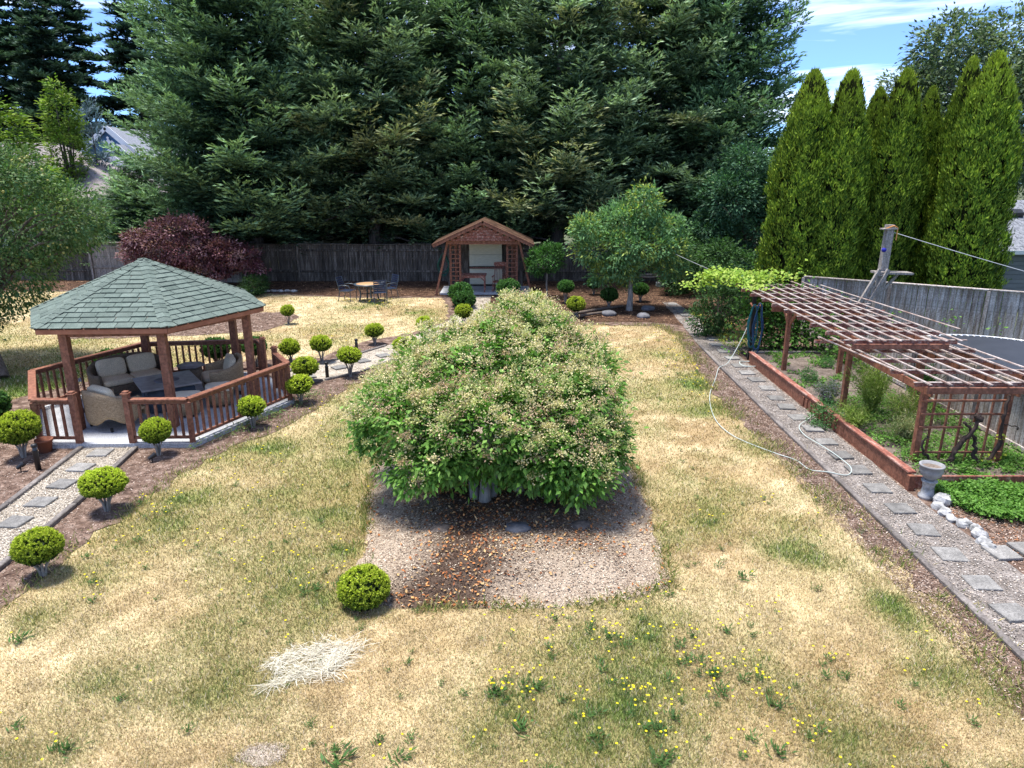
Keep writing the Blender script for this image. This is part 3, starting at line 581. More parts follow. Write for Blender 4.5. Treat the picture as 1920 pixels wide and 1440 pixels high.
# ------------------------------------------------------------------ gazebo
gz = E('gazebo', 'six-sided open gazebo with green shingled roof and redwood rails on a concrete slab', 'gazebo', (-7.85, 15.3, 0))
RAILC = dict(A=(-8.95, 12.62), B=(-10.28, 14.65), C=(-9.2, 17.25), D=(-6.45, 17.6), G=(-5.02, 15.3), H=(-6.08, 12.66))
c0 = Vector((-7.75, 15.1, 0))
def out(p, k): 
    v = Vector((p[0], p[1], 0)) - c0; return c0 + v * (1 + k / v.length)
sp = [out(RAILC[k], .1) for k in 'AHGDCB']
m = MB(); m.poly([(p.x, p.y, .1) for p in sp]); 
for i in range(6): a = sp[i]; b = sp[(i + 1) % 6]; m.poly([(a.x, a.y, 0), (b.x, b.y, 0), (b.x, b.y, .1), (a.x, a.y, .1)])
m.build('slab', M['concrete'], gz)
POST = [(-8.62, 13.35), (-6.82, 13.52), (-5.82, 15.3), (-6.85, 17.1), (-9.0, 17.0), (-9.85, 15.25)]
for p in POST:
    m = MB(); m.box((p[0], p[1], 1.12), (.15, .15, 2.04), rz=.05, ch=.008); m.build('post', M['redwood'], gz)
EAV = [Vector((-9.02, 13.12, 2.2)), Vector((-6.56, 13.25, 2.2)), Vector((-5.48, 15.55, 2.2)), Vector((-6.75, 17.75, 2.2)), Vector((-9.2, 17.6, 2.2)), Vector((-10.35, 15.15, 2.2))]
PEAK = Vector((-7.93, 15.4, 3.24))
m = MB()
for i in range(6):
    a, b = EAV[i], EAV[(i + 1) % 6]; m.poly([a - Vector((0, 0, .03)), b - Vector((0, 0, .03)), PEAK - Vector((0, 0, .05))])
m.build('roof_deck', M['redwood'], gz)
cE = sum(EAV, Vector()) / 6
for i in range(6):
    a, b = EAV[i], EAV[(i + 1) % 6]; ia = cE + (a - cE) * .985; ib = cE + (b - cE) * .985
    m = MB(); m.beam(ia - Vector((0, 0, .075)), ib - Vector((0, 0, .075)), .03, .1, .003); m.build('fascia', M['fascia'], gz)
    pa = Vector((*POST[i], 2.06)); pb = Vector((*POST[(i + 1) % 6], 2.06)); m = MB(); m.beam(pa, pb, .09, .14, .005); m.build('header_beam', M['redwood'], gz)
    m = MB(); m.beam(pa + Vector((0, 0, .1)), PEAK - Vector((0, 0, .16)), .05, .1, .004); m.build('rafter', M['redwood'], gz)
# shingles
g = rng(11); rest = MB()
for fi in range(6):
    a, b = EAV[fi], EAV[(fi + 1) % 6]; ex = (b - a).normalized(); mid = (a + b) / 2; W = (b - a).length
    foot = a + ex * (PEAK - a).dot(ex); up = (PEAK - foot); S = up.length; up.normalize(); nrm = ex.cross(up).normalized(); xo = (PEAK - a).dot(ex)
    rows = 15; rh = S / rows
    for r in range(rows):
        s0 = r * rh - (.03 if r == 0 else 0); s1 = (r + 1) * rh + .03
        bl = lambda s: xo * max(s, 0) / S; br = lambda s: W - (W - xo) * max(s, 0) / S
        x = bl(s0) - g.uniform(0, .3)
        while x < br(s0):
            w = g.uniform(.27, .36); xa = x; xb = x + w - .013; x += w
            q = [(max(xa, bl(s0)), s0), (min(xb, br(s0)), s0), (min(xb, br(min(s1, S))), min(s1, S)), (max(xa, bl(min(s1, S))), min(s1, S))]
            if q[1][0] - q[0][0] < .03: continue
            if q[2][0] < q[3][0]: mx_ = min(max((q[2][0] + q[3][0]) / 2, bl(min(s1, S))), br(min(s1, S))); q[2] = (mx_, q[2][1]); q[3] = (mx_ - .001, q[3][1])
            lift = g.uniform(.022, .034); P3 = [a + ex * u + up * v + nrm * (lift if k < 2 else .006) for k, (u, v) in enumerate(q)]
            mm = MB(); B3 = [p - nrm * (.014 if k < 2 else .004) for k, p in enumerate(P3)]
            mm.poly(P3); mm.poly([B3[0], B3[1], P3[1], P3[0]]); mm.poly([B3[1], B3[2], P3[2], P3[1]]); mm.poly([B3[3], B3[0], P3[0], P3[3]])
            if fi in (0, 1, 5): mm.build('shingle', M['shingle'], gz)
            else: rest.raw(mm.v, mm.f)
o = rest.build('shingle_field', M['shingle'], gz); o['kind'] = 'stuff'
for i in range(6):
    a = EAV[i]; d = (PEAK - a); L = d.length; d.normalize(); n0 = (EAV[(i + 1) % 6] - a).cross(PEAK - a).normalized(); n1 = (PEAK - a).cross(EAV[i - 1] - a).normalized()
    if n0.z < 0: n0 = -n0
    if n1.z < 0: n1 = -n1
    t0 = (EAV[(i + 1) % 6] - a).normalized(); t0 = (t0 - d * t0.dot(d)).normalized(); t1 = (EAV[i - 1] - a).normalized(); t1 = (t1 - d * t1.dot(d)).normalized(); nu = (n0 + n1).normalized()
    k = 16
    for j in range(k):
        p = a + d * (L * j / k) + nu * .034; q = a + d * (L * (j + 1.15) / k) + nu * .024; w = .12
        m = MB(); m.poly([p, q, q + t0 * w - nu * .0 - n0 * .0, p + t0 * w + n0 * .004]); m.poly([q, p, p + t1 * w + n1 * .004, q + t1 * w])
        m.poly([p + t0 * w + n0 * .004, p + t0 * w - n0 * .012, p - nu * .014, p]); m.poly([p, p - nu * .014, p + t1 * w - n1 * .012, p + t1 * w + n1 * .004])
        m.build('ridge_cap', M['shingle'], gz)
# rails
def rail_run(a, b, parent, nb, ends=(.0, .0), bottom=True):
    a = Vector((*a, 0)); b = Vector((*b, 0)); d = (b - a).normalized()
    m = MB(); m.beam(a + Vector((0, 0, .955)) - d * .0, b + Vector((0, 0, .955)), .14, .04, .006); m.build('top_rail', M['redwood'], parent)
    m = MB(); m.beam(a + Vector((0, 0, .9)), b + Vector((0, 0, .9)), .04, .07, .003); m.build('under_rail', M['redwood'], parent)
    m = MB(); m.beam(a + Vector((0, 0, .2)), b + Vector((0, 0, .2)), .045, .055, .003); m.build('bottom_rail', M['redwood'], parent)
    L = (b - a).length; n = max(2, int(L / .15)); rz = math.atan2(d.y, d.x)
    for i in range(1, n):
        p = a + d * (L * i / n); m = MB(); m.box((p.x, p.y, .54), (.042, .042, .63), rz=rz, ch=.003); m.build('baluster', M['redwood'], parent)
def newel(p, parent, h=1.04, cap=True, rz=0.):
    m = MB(); m.box((p[0], p[1], .05 + h / 2), (.105, .105, h - .05), rz=rz, ch=.006); o = m.build('newel_post', M['redwood'], parent)
    if cap:
        m = MB(); m.box((p[0], p[1], h + .035), (.15, .15, .03), rz=rz, ch=.006); m.box((p[0], p[1], h + .065), (.1, .1, .032), rz=rz, ch=.008); m.build('post_cap', M['redwood'], o)
r_ = RAILC; nl_ = (-8.2, 12.61); nr_ = (-7.2, 12.63); e_ = (-6.2, 17.2); f_ = (-5.6, 16.25)
for a, b in ((r_['A'], (nl_[0] - .055, nl_[1])), ((nr_[0] + .055, nr_[1]), r_['H']), (r_['H'], r_['G']), (r_['G'], f_), (e_, r_['D']), (r_['D'], r_['C']), (r_['C'], r_['B']), (r_['B'], r_['A'])): rail_run(a, b, gz, 9)
for p in (nl_, nr_, e_, f_): newel(p, gz)
for k in 'ABCDGH': newel(r_[k], gz, .88, False, .4)

# ---- garden furniture in the gazebo
def shell(m, w, d, h_back, h_arm, th=.09, n=28, z0=.1, flare=.05, foot=.28):
    'barrel shell of a wicker seat: wraps the back and arms, arched skirt; faces -y'
    rows = []
    zs = 7
    for k in range(n + 1):
        t = k / n; an = math.radians(-125 + 250 * t); ca, sa = math.cos(an), math.sin(an)
        q = .75; ex = math.copysign(abs(sa) ** q, sa) * w / 2; ey = math.copysign(abs(ca) ** q, ca) * d / 2
        top = h_arm + (h_back - h_arm) * (max(0, ca + .25) / 1.25) ** 1.2
        arch = abs(math.sin(an * 2 + math.radians(0))) ; bot = z0 + .03 + .2 * (1 - abs(math.cos(an * 2.0 - 0)) ** 1.5) * 0 + .16 * (math.sin(an * 2) ** 2)
        if abs(an) > math.radians(118): bot = z0 + .03
        col = []
        for j in range(zs + 1):
            v = j / zs; z = bot + (top - bot) * v; o_ = 1 + flare * v ** 2 + .03 * (1 - v)
            col.append((ex * o_, ey * o_, z))
        col.append((ex * (1 + flare) + 0 - sa * th * .4, ey * (1 + flare) - ca * th * .4, top + .03))
        for j in range(zs, -1, -1):
            v = j / zs; z = bot + (top - bot) * v; o_ = 1 + flare * v ** 2 + .03 * (1 - v)
            col.append((ex * o_ - sa * th, ey * o_ - ca * th, z))
        rows.append(col)
    L = len(rows[0]); vs = [v for r in rows for v in r]; fs = [(i * L + j, (i + 1) * L + j, (i + 1) * L + (j + 1) % L, i * L + (j + 1) % L) for i in range(n) for j in range(L)]
    m.raw(vs, fs, True); m.raw(rows[0], [tuple(range(L))]); m.raw(rows[-1][::-1], [tuple(range(L))])
    # seat deck and front apron
    m.box((0, -d * .1, .33), (w * .84, d * .78, .06), ch=.01); m.box((0, -d * .46, .27), (w * .84, .05, .18), ch=.01)
def cush(m, c, s, rz=0, tilt=None, seed=0):
    t = MB(); t.blob((0, 0, 0), (s[0] / 2, s[1] / 2, s[2] / 2), seed, 24, 12, .012, .42)
    Mx = Matrix.Translation(c) @ Matrix.Rotation(rz, 4, 'Z')
    if tilt is not None: Mx = Mx @ tilt
    m.raw([Mx @ Vector(v) for v in t.v], t.f, True)
def seat(name, label, cat, loc, rz, w, d, nseat, mat, cmat, pillow=True, hb=.85, grp=None):
    t = E(name, label, cat, loc, rz, grp)
    m = MB(); shell(m, w, d, hb, .6); link('wicker_frame', m.mesh('wicker_frame', mat), None, t)
    sw = w * .8 / nseat
    for i in range(nseat):
        x = (i - (nseat - 1) / 2) * sw
        m = MB(); cush(m, (x, -d * .12, .42), (sw * .98, d * .72, .15), seed=i); link('seat_cushion', m.mesh('seat_cushion', cmat), None, t)
        if pillow:
            m = MB(); cush(m, (x, d * .2, .66), (sw * .94, .18, .42), tilt=Matrix.Rotation(-.3, 4, 'X'), seed=i + 5); link('back_cushion', m.mesh('back_cushion', cmat), None, t)
    for sx in (-1, 1):
        for sy in (-1, 1):
            m = MB(); m.box((sx * w * .36, sy * d * .34, .045), (.04, .04, .09), ch=.004); link('leg', m.mesh('leg', M['black']), None, t)
    return t
Z0 = .1
seat('loveseat', 'two-seat wicker loveseat with beige cushions at the back of the gazebo', 'loveseat', (-8.8, 15.75, Z0), math.radians(45), 1.62, .88, 2, M['wicker_dark'], M['cushion'], grp='wicker seats in the gazebo')
seat('wicker_armchair', 'wicker armchair with round pillow right of the fire table, facing left', 'armchair', (-6.72, 15.85, Z0), math.radians(-62), .98, .9, 1, M['wicker'], M['cushion'], grp='wicker seats in the gazebo')
seat('wicker_armchair', 'wicker armchair with its curved back towards the gazebo entry', 'armchair', (-8.05, 13.62, Z0), math.radians(150), .98, .9, 1, M['wicker'], M['cushion'], grp='wicker seats in the gazebo', hb=.8)
for (x, y, rz, l) in [(-6.85, 14.22, .25, 'pale cushioned wicker ottoman behind the front right rail, nearer the entry'), (-6.42, 14.9, .35, 'pale cushioned wicker ottoman behind the front right rail, farther from the entry')]:
    t = E('ottoman', l, 'ottoman', (x, y, Z0), rz, 'wicker ottomans'); m = MB(); m.lathe([(.0, .06), (.25, .06), (.27, .2), (.29, .36), (0, .36)], n=20, sx=1, sy=.9); link('wicker_base', m.mesh('wicker_base', M['wicker']), None, t)
    m = MB(); cush(m, (0, 0, .42), (.58, .54, .13), seed=3); link('cushion', m.mesh('cushion', M['cushion_pale']), None, t)
    for k in range(4): m = MB(); m.box((.18 * math.cos(k * 1.57 + .78), .18 * math.sin(k * 1.57 + .78), .03), (.035, .035, .06)); link('leg', m.mesh('leg', M['black']), None, t)
t = E('fire_table', 'square slate fire pit table with stone top and round burner cover', 'fire table', (-7.52, 14.85, Z0), .62)
m = MB(); m.box((0, 0, .28), (.92, .92, .5), ch=.01)
for k in range(4):
    a = k * math.pi / 2
    for s in (-.24, .24): m.box((math.cos(a) * .466 - math.sin(a) * s, math.sin(a) * .466 + math.cos(a) * s, .28), (.012, .4, .4), rz=a, ch=.003)
link('base', m.mesh('base', M['slate']), None, t)
m = MB(); m.box((0, 0, .57), (1.18, 1.18, .05), ch=.012); link('table_top', m.mesh('table_top', M['stone_top']), None, t)
m = MB(); m.lathe([(.0, .612), (.22, .612), (.25, .602), (.25, .597)], n=28); link('burner_cover', m.mesh('burner_cover', M['grey_rock']), None, t)
t = E('side_table', 'small six-sided wicker side table with grey top between loveseat and chair', 'side table', (-7.8, 16.65, Z0), .2)
m = MB(); m.lathe([(.2, .0), (.27, .0), (.25, .42), (.0, .42)], n=6); link('base', m.mesh('base', M['wicker_dark']), None, t)
m = MB(); m.lathe([(.0, .46), (.33, .46), (.33, .425), (0, .425)], n=6); link('table_top', m.mesh('table_top', M['stone_top']), None, t)
# umbrella stand like fan beside left post
t = E('floor_fan', 'small dark standing fan in the left corner of the gazebo', 'fan', (-9.3, 14.45, Z0), 1.0)
m = MB(); m.lathe([(0, .03), (.16, .03), (.18, 0)], n=16); m.tube([(0, 0, .02), (0, 0, .55)], .014); link('stand', m.mesh('stand', M['black']), None, t)
m = MB()
for r in (.05, .1, .15, .19): m.tube([(r * math.cos(k * .3927), -.04, .68 + r * math.sin(k * .3927)) for k in range(17)], .006, 4, False)
m.blob((0, .02, .68), (.06, .07, .06), 1); link('fan_cage', m.mesh('fan_cage', M['black']), None, t)
m = MB()
for k in range(4): a = k * 1.57; m.poly([(0, -.01, .68), (.16 * math.cos(a - .3), -.03, .68 + .16 * math.sin(a - .3)), (.16 * math.cos(a + .3), .01, .68 + .16 * math.sin(a + .3))])
link('fan_blade', m.mesh('fan_blade', M['rim']), None, t)
t = E('plant_pot', 'terracotta pot with a small plant outside the front left gazebo corner', 'plant pot', (-8.72, 12.38, .01))
m = MB(); m.lathe([(0, 0), (.1, 0), (.14, .22), (.155, .22), (.155, .26), (.13, .26), (.12, .2), (0, .2)], n=18); link('pot', m.mesh('pot', M['terracotta']), None, t)

# ------------------------------------------------------------------ path lights
def bollard(p, h, lab):
    t = E('path_light', lab, 'path light', (p[0], p[1], 0), 0, 'black bollard path lights')
    m = MB(); m.lathe([(0, 0), (.045, 0), (.045, h - .12)], n=14); link('tube', m.mesh('tube', M['black']), None, t)
    m = MB(); m.lathe([(.035, h - .12), (.035, h - .06)], n=14); link('lens', m.mesh('lens', M['slate']), None, t)
    m = MB(); m.lathe([(.045, h - .06), (.05, h - .055), (.05, h - .01), (.03, h), (0, h)], n=14); link('cap', m.mesh('cap', M['black']), None, t)
bollard(G(73, 882), .5, 'tall black cylinder light beside the near left walk timber')
bollard((-4.68, 17.3), .46, 'black cylinder light between two lime shrubs right of the gazebo')
bollard((-4.5, 20.0), .44, 'black cylinder light at the far edge of the pale trail')
bollard((-1.97, 23.4), .34, 'black cylinder light at the far end of the trail, left of the big shrub top')
for p, l in (((286, 868), 'small black spotlight on a stake below the gazebo entry'), ((40, 886), 'small black spotlight on a stake in the mulch at the left frame edge')):
    q = G(*p); t = E('spotlight', l, 'spotlight', (q[0], q[1], 0), .6, 'stake spotlights')
    m = MB(); m.tube([(0, 0, 0), (0, 0, .1)], .01); link('stake', m.mesh('stake', M['black']), None, t)
    m = MB(); m.tube([(-.05, 0, .09), (.02, 0, .13), (.07, 0, .16)], [.03, .04, .045], 12); link('lamp_head', m.mesh('lamp_head', M['black']), None, t)

# ------------------------------------------------------------------ fences
def fence(name, label, p0, p1, h, pw, mat, posts, side, cap=True, rails=(.35, 1.45), seed=1, gap=.008, cat='fence', plankn=6, wob=.02, z0=0.02):
    a = Vector((*p0, 0)); b = Vector((*p1, 0)); L = (b - a).length; t = E(name, label, cat, a, math.atan2((b - a).y, (b - a).x)); g = rng(seed)
    ms = []
    for i in range(plankn):
        m = MB(); hh = h + g.uniform(-wob, wob); m.box((0, 0, z0 + hh / 2), (pw - gap, .018, hh), ch=.003); ms.append(m.mesh('plank', mat))
    n = int(L / pw)
    for i in range(n): link('plank', ms[g.integers(plankn)], None, t, ((i + .5) * pw, g.normal() * .003, 0), (0, g.normal() * .004, 0))
    k = max(1, round(L / posts))
    pm = MB(); pm.box((0, side * .075, h / 2), (.09, .09, h + .0), ch=.006); pm = pm.mesh('fence_post', mat)
    rm = MB(); rm.box((0, 0, 0), (L / k - .09, .04, .09), ch=.005); rm = rm.mesh('rail', mat); cm = MB(); cm.box((0, 0, 0), (L / k - .005, .15, .035), ch=.005); cm = cm.mesh('cap_board', mat)
    for i in range(k + 1): link('fence_post', pm, None, t, (i * L / k, 0, 0))
    for i in range(k):
        for z in rails: link('rail', rm, None, t, ((i + .5) * L / k, side * .032, z))
        if cap: link('cap_board', cm, None, t, ((i + .5) * L / k, side * .03, h + .04 + g.normal() * .006))
    return t
fence('back_fence', 'long dark weathered plank fence across the back under the conifers', (-12.6, 34.3), (13.5, 34.3), 1.75, .14, M['plank_back'], 2.35, -1, True, (.5, 1.5), 3)
fence('corner_fence', 'grey weathered plank fence panel left of the purple maple', (-19.9, 33.9), (-12.7, 33.9), 1.85, .15, M['old_wood'], 2.4, -1, True, (.75, 1.7), 4)
fence('low_fence', 'darker low plank fence partly hidden by the apple tree at the far left', (-30, 34.6), (-20.1, 34.6), 1.55, .15, M['plank_back'], 2.4, -1, True, (.5, 1.3), 8)
fence('garden_fence', 'low weathered plank fence running behind the pergola and vegetable bed', (9.27, 4.0), (9.27, 22.9), 1.5, .14, M['plank_grey'], 2.4, 1, False, (.22, 1.3), 5)
fence('neighbor_fence', 'pale grey plank fence with cap board below the hedge and beyond the trampoline', (9.35, 22.75), (17.6, 17.2), 1.82, .14, M['plank_grey'], 2.4, -1, True, (.3,), 6)
# ------------------------------------------------------------------ pergola over the vegetable bed
pg = E('pergola', 'redwood two-level pergola with pale weathered lattice roof over the vegetable bed', 'pergola', (7.6, 15.5, 0))
g = rng(21)
def bm(name, a, b, w, h, mat='redwood', par=None, ch=.004):
    m = MB(); m.beam(a, b, w, h, ch); return m.build(name, M[mat], par or pg)
for (x, y, h) in [(6.98, 17.6, 1.84), (7.0, 14.28, 1.56), (7.04, 11.56, 1.56), (8.5, 11.58, 1.56), (8.24, 17.26, 1.84), (8.24, 13.8, 1.84), (8.5, 14.3, 1.56), (7.0, 13.62, 1.84), (7.0, 20.25, 1.84), (8.24, 20.25, 1.84)]:
    if (x, y) == (7.0, 13.62): continue
    m = MB(); m.box((x, y, h / 2), (.1, .1, h), ch=.006); m.build('post', M['redwood'], pg)
# upper level
for x in (6.95, 8.24): bm('beam', (x - .065, 13.25, 1.79), (x - .065, 20.5, 1.79), .035, .14); 
bm('front_beam', (6.5, 13.22, 1.83), (8.35, 13.22, 1.83), .04, .1); bm('front_beam', (6.5, 17.55, 1.76), (8.4, 17.55, 1.76), .04, .14)
for k in (-1, 1): bm('brace', (6.98, 17.6 + k * .05, 1.35), (6.98, 17.6 + k * .45, 1.74), .035, .09)
for i in range(10):
    y = 13.3 + i * .79; bm('rafter', (6.4 + R(-.05, .05), y, 1.895), (8.55 + R(-.05, .25), y, 1.895), .04, .07, 'redwood_worn')
    bm('batten', (6.38, y, 1.94), (8.6 + R(0, .2), y, 1.94), .045, .016, 'lath')
for i in range(8):
    x = 6.47 + i * .29; dx = R(-.02, .02); bm('lath', (x + .02, 13.12 + R(-.06, .05), 1.958 + .001 * i), (x + dx, 20.6 + R(-.3, .3) - (.8 if i == 5 else 0), 1.958 + .001 * i), .045, .02, 'lath', ch=.002)
bm('lath', (9.1, 14.15, 1.975), (8.75, 20.1, 1.975), .045, .02, 'lath')
# lower level
for x in (7.04, 8.5): bm('beam', (x - .066, 11.25, 1.5), (x - .066, 14.75, 1.5), .035, .13)
bm('front_beam', (6.85, 11.22, 1.56), (9.15, 11.22, 1.56), .04, .11); bm('corner_beam', (9.1, 11.25, 1.5), (9.1, 14.6, 1.5), .04, .12)
for i in range(5):
    y = 11.35 + i * .78; bm('rafter', (6.72, y, 1.625), (9.22 + R(-.3, .1), y, 1.625), .04, .06, 'redwood_worn'); bm('batten', (6.7, y, 1.665), (9.2, y, 1.665), .045, .016, 'lath')
bm('rafter', (6.35, 14.55, 1.62), (9.1, 14.55, 1.62), .04, .07, 'redwood_worn')
for i in range(8): x = 6.86 + i * .33; bm('lath', (x, 11.12 + R(-.04, .04), 1.683 + .001 * i), (x - .12 + R(-.03, .03), 14.75 + R(-.15, .2), 1.683 + .001 * i), .045, .022, 'lath', ch=.002)
bm('lath', (6.5, 14.7, 1.69), (6.76, 11.9, 1.69), .045, .02, 'lath')
# front trellis panel (a thing of its own leaning between the posts)
tr = E('trellis', 'redwood trellis panel with a broken lower bar at the pergola front', 'trellis', (7.8, 11.5, 0))
for z, x1 in ((1.3, 8.5), (1.06, 8.5), (.82, 7.75), (.36, 8.5), (.14, 8.5)): bm('crossbar', (7.0, 11.49, z), (x1, 11.49, z), .03, .035, 'redwood', tr, .003)
for i, (z0_, z1_) in enumerate([(.05, 1.5), (.05, 1.5), (.05, 1.5), (.9, 1.5), (.1, 1.5)]): 
    x = 7.2 + i * .25; bm('upright', (x, 11.525, z0_), (x + .02, 11.525, z1_), .035, .03, 'redwood', tr, .003)
bm('upright', (7.9, 11.53, .05), (7.92, 11.53, .8), .035, .03, 'redwood', tr, .003)

# raised bed
rb = E('raised_bed', 'long low redwood board wall with a cap board edging the vegetable bed', 'raised bed', (6.52, 15, 0))
yy = [10.72, 13.1, 14.9, 16.9, 18.9]
for i in range(4):
    m = MB(); m.box((6.53, (yy[i] + yy[i + 1]) / 2, .15), (.04, yy[i + 1] - yy[i] - .01, .29), ch=.005); m.build('side_board', M['redwood'], rb)
    m = MB(); m.box((6.55, (yy[i] + yy[i + 1]) / 2, .315), (.13, yy[i + 1] - yy[i] - .008, .035), ch=.006); m.build('cap_board', M['redwood_worn'], rb)
for i in range(9): m = MB(); m.box((6.5, 13.5 + i * .2, .13), (.025, .1, .22), ch=.004, tilt=Matrix.Rotation(R(-.12, .12), 4, 'X')); m.build('stake_board', M['redwood'], rb)
m = MB(); m.box((6.53, 10.7, .14), (.1, .09, .28), ch=.006); m.build('corner_post', M['redwood'], rb)
m = MB(); m.beam((6.6, 10.74, .14), (9.2, 10.74, .14), .04, .22, .005); m.build('side_board', M['redwood_worn'], rb)
m = MB(); m.beam((6.6, 19.35, .2), (8.9, 19.35, .2), .05, .06, .005); m.build('back_board', M['old_wood'], rb)

# ------------------------------------------------------------------ shelter with gable front
sh = E('garden_shelter', 'small open redwood shelter with gabled front and lattice side posts', 'shelter', (-1.2, 30.6, 0))
m = MB(); m.box((-1.15, 31.3, .05), (3.9, 2.0, .1), ch=.01); m.build('slab', M['concrete'], sh)
AP = (-1.2, 3.1); sl_ = .5
for s in (-1, 1):
    xe = AP[0] + s * 2.08; ze = AP[1] - 2.08 * .46
    bm('barge_board', (AP[0] + s * .02, 29.72, AP[1] - .03), (xe, 29.72, ze), .04, .15, 'redwood', sh)
    m = MB(); m.poly([(AP[0], 29.68, AP[1] + .05), (xe + s * .05, 29.68, ze + .05), (xe + s * .05, 32.6, ze + .05), (AP[0], 32.6, AP[1] + .05)]); m.poly([(AP[0], 29.68, AP[1]), (AP[0], 32.6, AP[1]), (xe + s * .05, 32.6, ze), (xe + s * .05, 29.68, ze)]); m.build('roof_panel', M['mulch_dark'], sh)  # dark mulch colour on the roof stands in for shade from the conifers
    x0 = AP[0] + s * 1.2
    for dx in (-.2, .2): m = MB(); m.box((x0 + dx, 30.3, 1.12), (.09, .06, 2.1), ch=.004); m.build('post', M['redwood'], sh)
    m = MB(); m.box((x0, 30.3, 1.15), (.035, .03, 2.0), ch=.003); m.build('lattice_upright', M['redwood'], sh)
    for k in range(11): m = MB(); m.box((x0, 30.26, .28 + k * .183), (.5, .03, .035), ch=.003); m.build('lattice_bar', M['redwood'], sh)
    bm('slanted_post', (x0 + s * .32, 30.2, 2.2), (x0 + s * .85, 30.2, .0), .11, .09, 'redwood', sh)
    m = MB(); m.box((x0 + s * .1, 32.2, 1.1), (.1, .1, 2.1), ch=.004); m.build('post', M['redwood'], sh)
bm('tie_beam', (-2.75, 30.1, 2.24), (.35, 30.1, 2.24), .06, .14, 'redwood', sh)
for k in range(6):
    z = 2.37 + k * .115; hw = (AP[1] - .12 - z) / .46
    m = MB(); m.box((AP[0], 29.95, z), (2 * hw, .025, .108), ch=.004); m.build('gable_board', M['redwood_worn'], sh)
for i, (z, h) in enumerate([(1.78, .5), (1.27, .5)]): m = MB(); m.box((-1.18, 32.1, z), (1.46, .03, h), ch=.006); m.build('cream_panel', M['cream'], sh)
m = MB(); m.box((-1.18, 32.12, .55), (1.46, .03, .7), ch=.006); m.build('cream_panel', M['cream'], sh)
m = MB(); m.box((-1.2, 32.35, 1.15), (3.4, .03, 2.2)); m.build('back_wall', M['plank_back'], sh)
m = MB(); m.box((-1.15, 31.98, .96), (1.5, .1, .05), ch=.005); m.build('shelf', M['redwood_worn'], sh)
# bench table
t = E('bench_table', 'brown slatted wooden table standing left inside the shelter', 'table', (-1.68, 30.75, .1))
for k in range(6): m = MB(); m.box((0, -.3 + k * .13, .72), (1.15, .12, .03), ch=.004); link('top_slat', m.mesh('top_slat', M['redwood_worn']), None, t)
for sx in (-1, 1):
    for sy in (-1, 1):
        m = MB(); m.box((sx * .5, sy * .3, .35), (.055, .055, .7), ch=.004); link('leg', m.mesh('leg', M['redwood_worn']), None, t)
        m = MB(); m.beam((sx * .49, sy * .3, .5), (sx * .3, sy * .3, .68), .03, .05); link('brace', m.mesh('brace', M['redwood_worn']), None, t)
for sy in (-1, 1): m = MB(); m.box((0, sy * .33, .66), (1.0, .025, .08), ch=.004); link('apron', m.mesh('apron', M['redwood_worn']), None, t)
# rocking chair
t = E('rocking_chair', 'reddish wooden rocking chair with slatted back inside the shelter', 'rocking chair', (-.55, 30.75, .1), -.12)
m = MB(); m.box((0, 0, .42), (.52, .48, .035), ch=.01); link('seat', m.mesh('seat', M['redwood_worn']), None, t)
for sx in (-1, 1):
    m = MB(); m.tube([(sx * .26, -.42, .09), (sx * .26, -.2, .035), (sx * .26, .05, .02), (sx * .26, .3, .05), (sx * .26, .5, .12)], .022, 6); link('rocker', m.mesh('rocker', M['redwood_worn']), None, t)
    m = MB(); m.tube([(sx * .25, -.2, .04), (sx * .25, -.2, .64)], .02, 6); link('leg', m.mesh('leg', M['redwood_worn']), None, t)
    m = MB(); m.tube([(sx * .25, .2, .04), (sx * .24, .22, .45), (sx * .23, .36, 1.1)], .02, 6); link('leg', m.mesh('leg', M['redwood_worn']), None, t)
    m = MB(); m.box((sx * .27, 0, .65), (.07, .5, .025), ch=.008); link('armrest', m.mesh('armrest', M['redwood_worn']), None, t)
m = MB(); m.blob((0, .37, 1.13), (.29, .03, .1), 1, 20, 8, .0, .6); link('head_rail', m.mesh('head_rail', M['redwood_worn']), None, t)
for k in range(6): m = MB(); m.tube([(-.17 + k * .068, .21, .44), (-.17 + k * .068, .36, 1.08)], .012, 5); link('back_slat', m.mesh('back_slat', M['redwood_worn']), None, t)
for y in (-.2, .2): m = MB(); m.tube([(-.25, y, .25), (.25, y, .25)], .012, 5); link('stretcher', m.mesh('stretcher', M['redwood_worn']), None, t)

# ------------------------------------------------------------------ patio table and chairs
t = E('patio_table', 'round patio table with tan top and dark metal legs on the back lawn', 'table', (-5.85, 28.9, 0))
m = MB(); m.lathe([(0, .705), (.5, .705), (.5, .69), (0, .69)], n=32); link('table_top', m.mesh('table_top', M['tabletop']), None, t)
m = MB(); m.lathe([(.5, .712), (.58, .71), (.6, .69), (.58, .665), (.5, .665), (.5, .712)], n=32); link('rim', m.mesh('rim', M['blue_metal']), None, t)
for k in range(4): a = k * 1.571 + .4; m = MB(); m.tube([(.42 * math.cos(a), .42 * math.sin(a), .67), (.34 * math.cos(a), .34 * math.sin(a), .3), (.4 * math.cos(a), .4 * math.sin(a), 0)], .035, 8); link('leg', m.mesh('leg', M['blue_metal']), None, t)
m = MB(); m.tube([(.34 * math.cos(.4), .34 * math.sin(.4), .3), (-.34 * math.cos(.4), -.34 * math.sin(.4), .3)], .02); m.tube([(.34 * math.cos(1.97), .34 * math.sin(1.97), .3), (-.34 * math.cos(1.97), -.34 * math.sin(1.97), .3)], .02); link('stretcher', m.mesh('stretcher', M['blue_metal']), None, t)
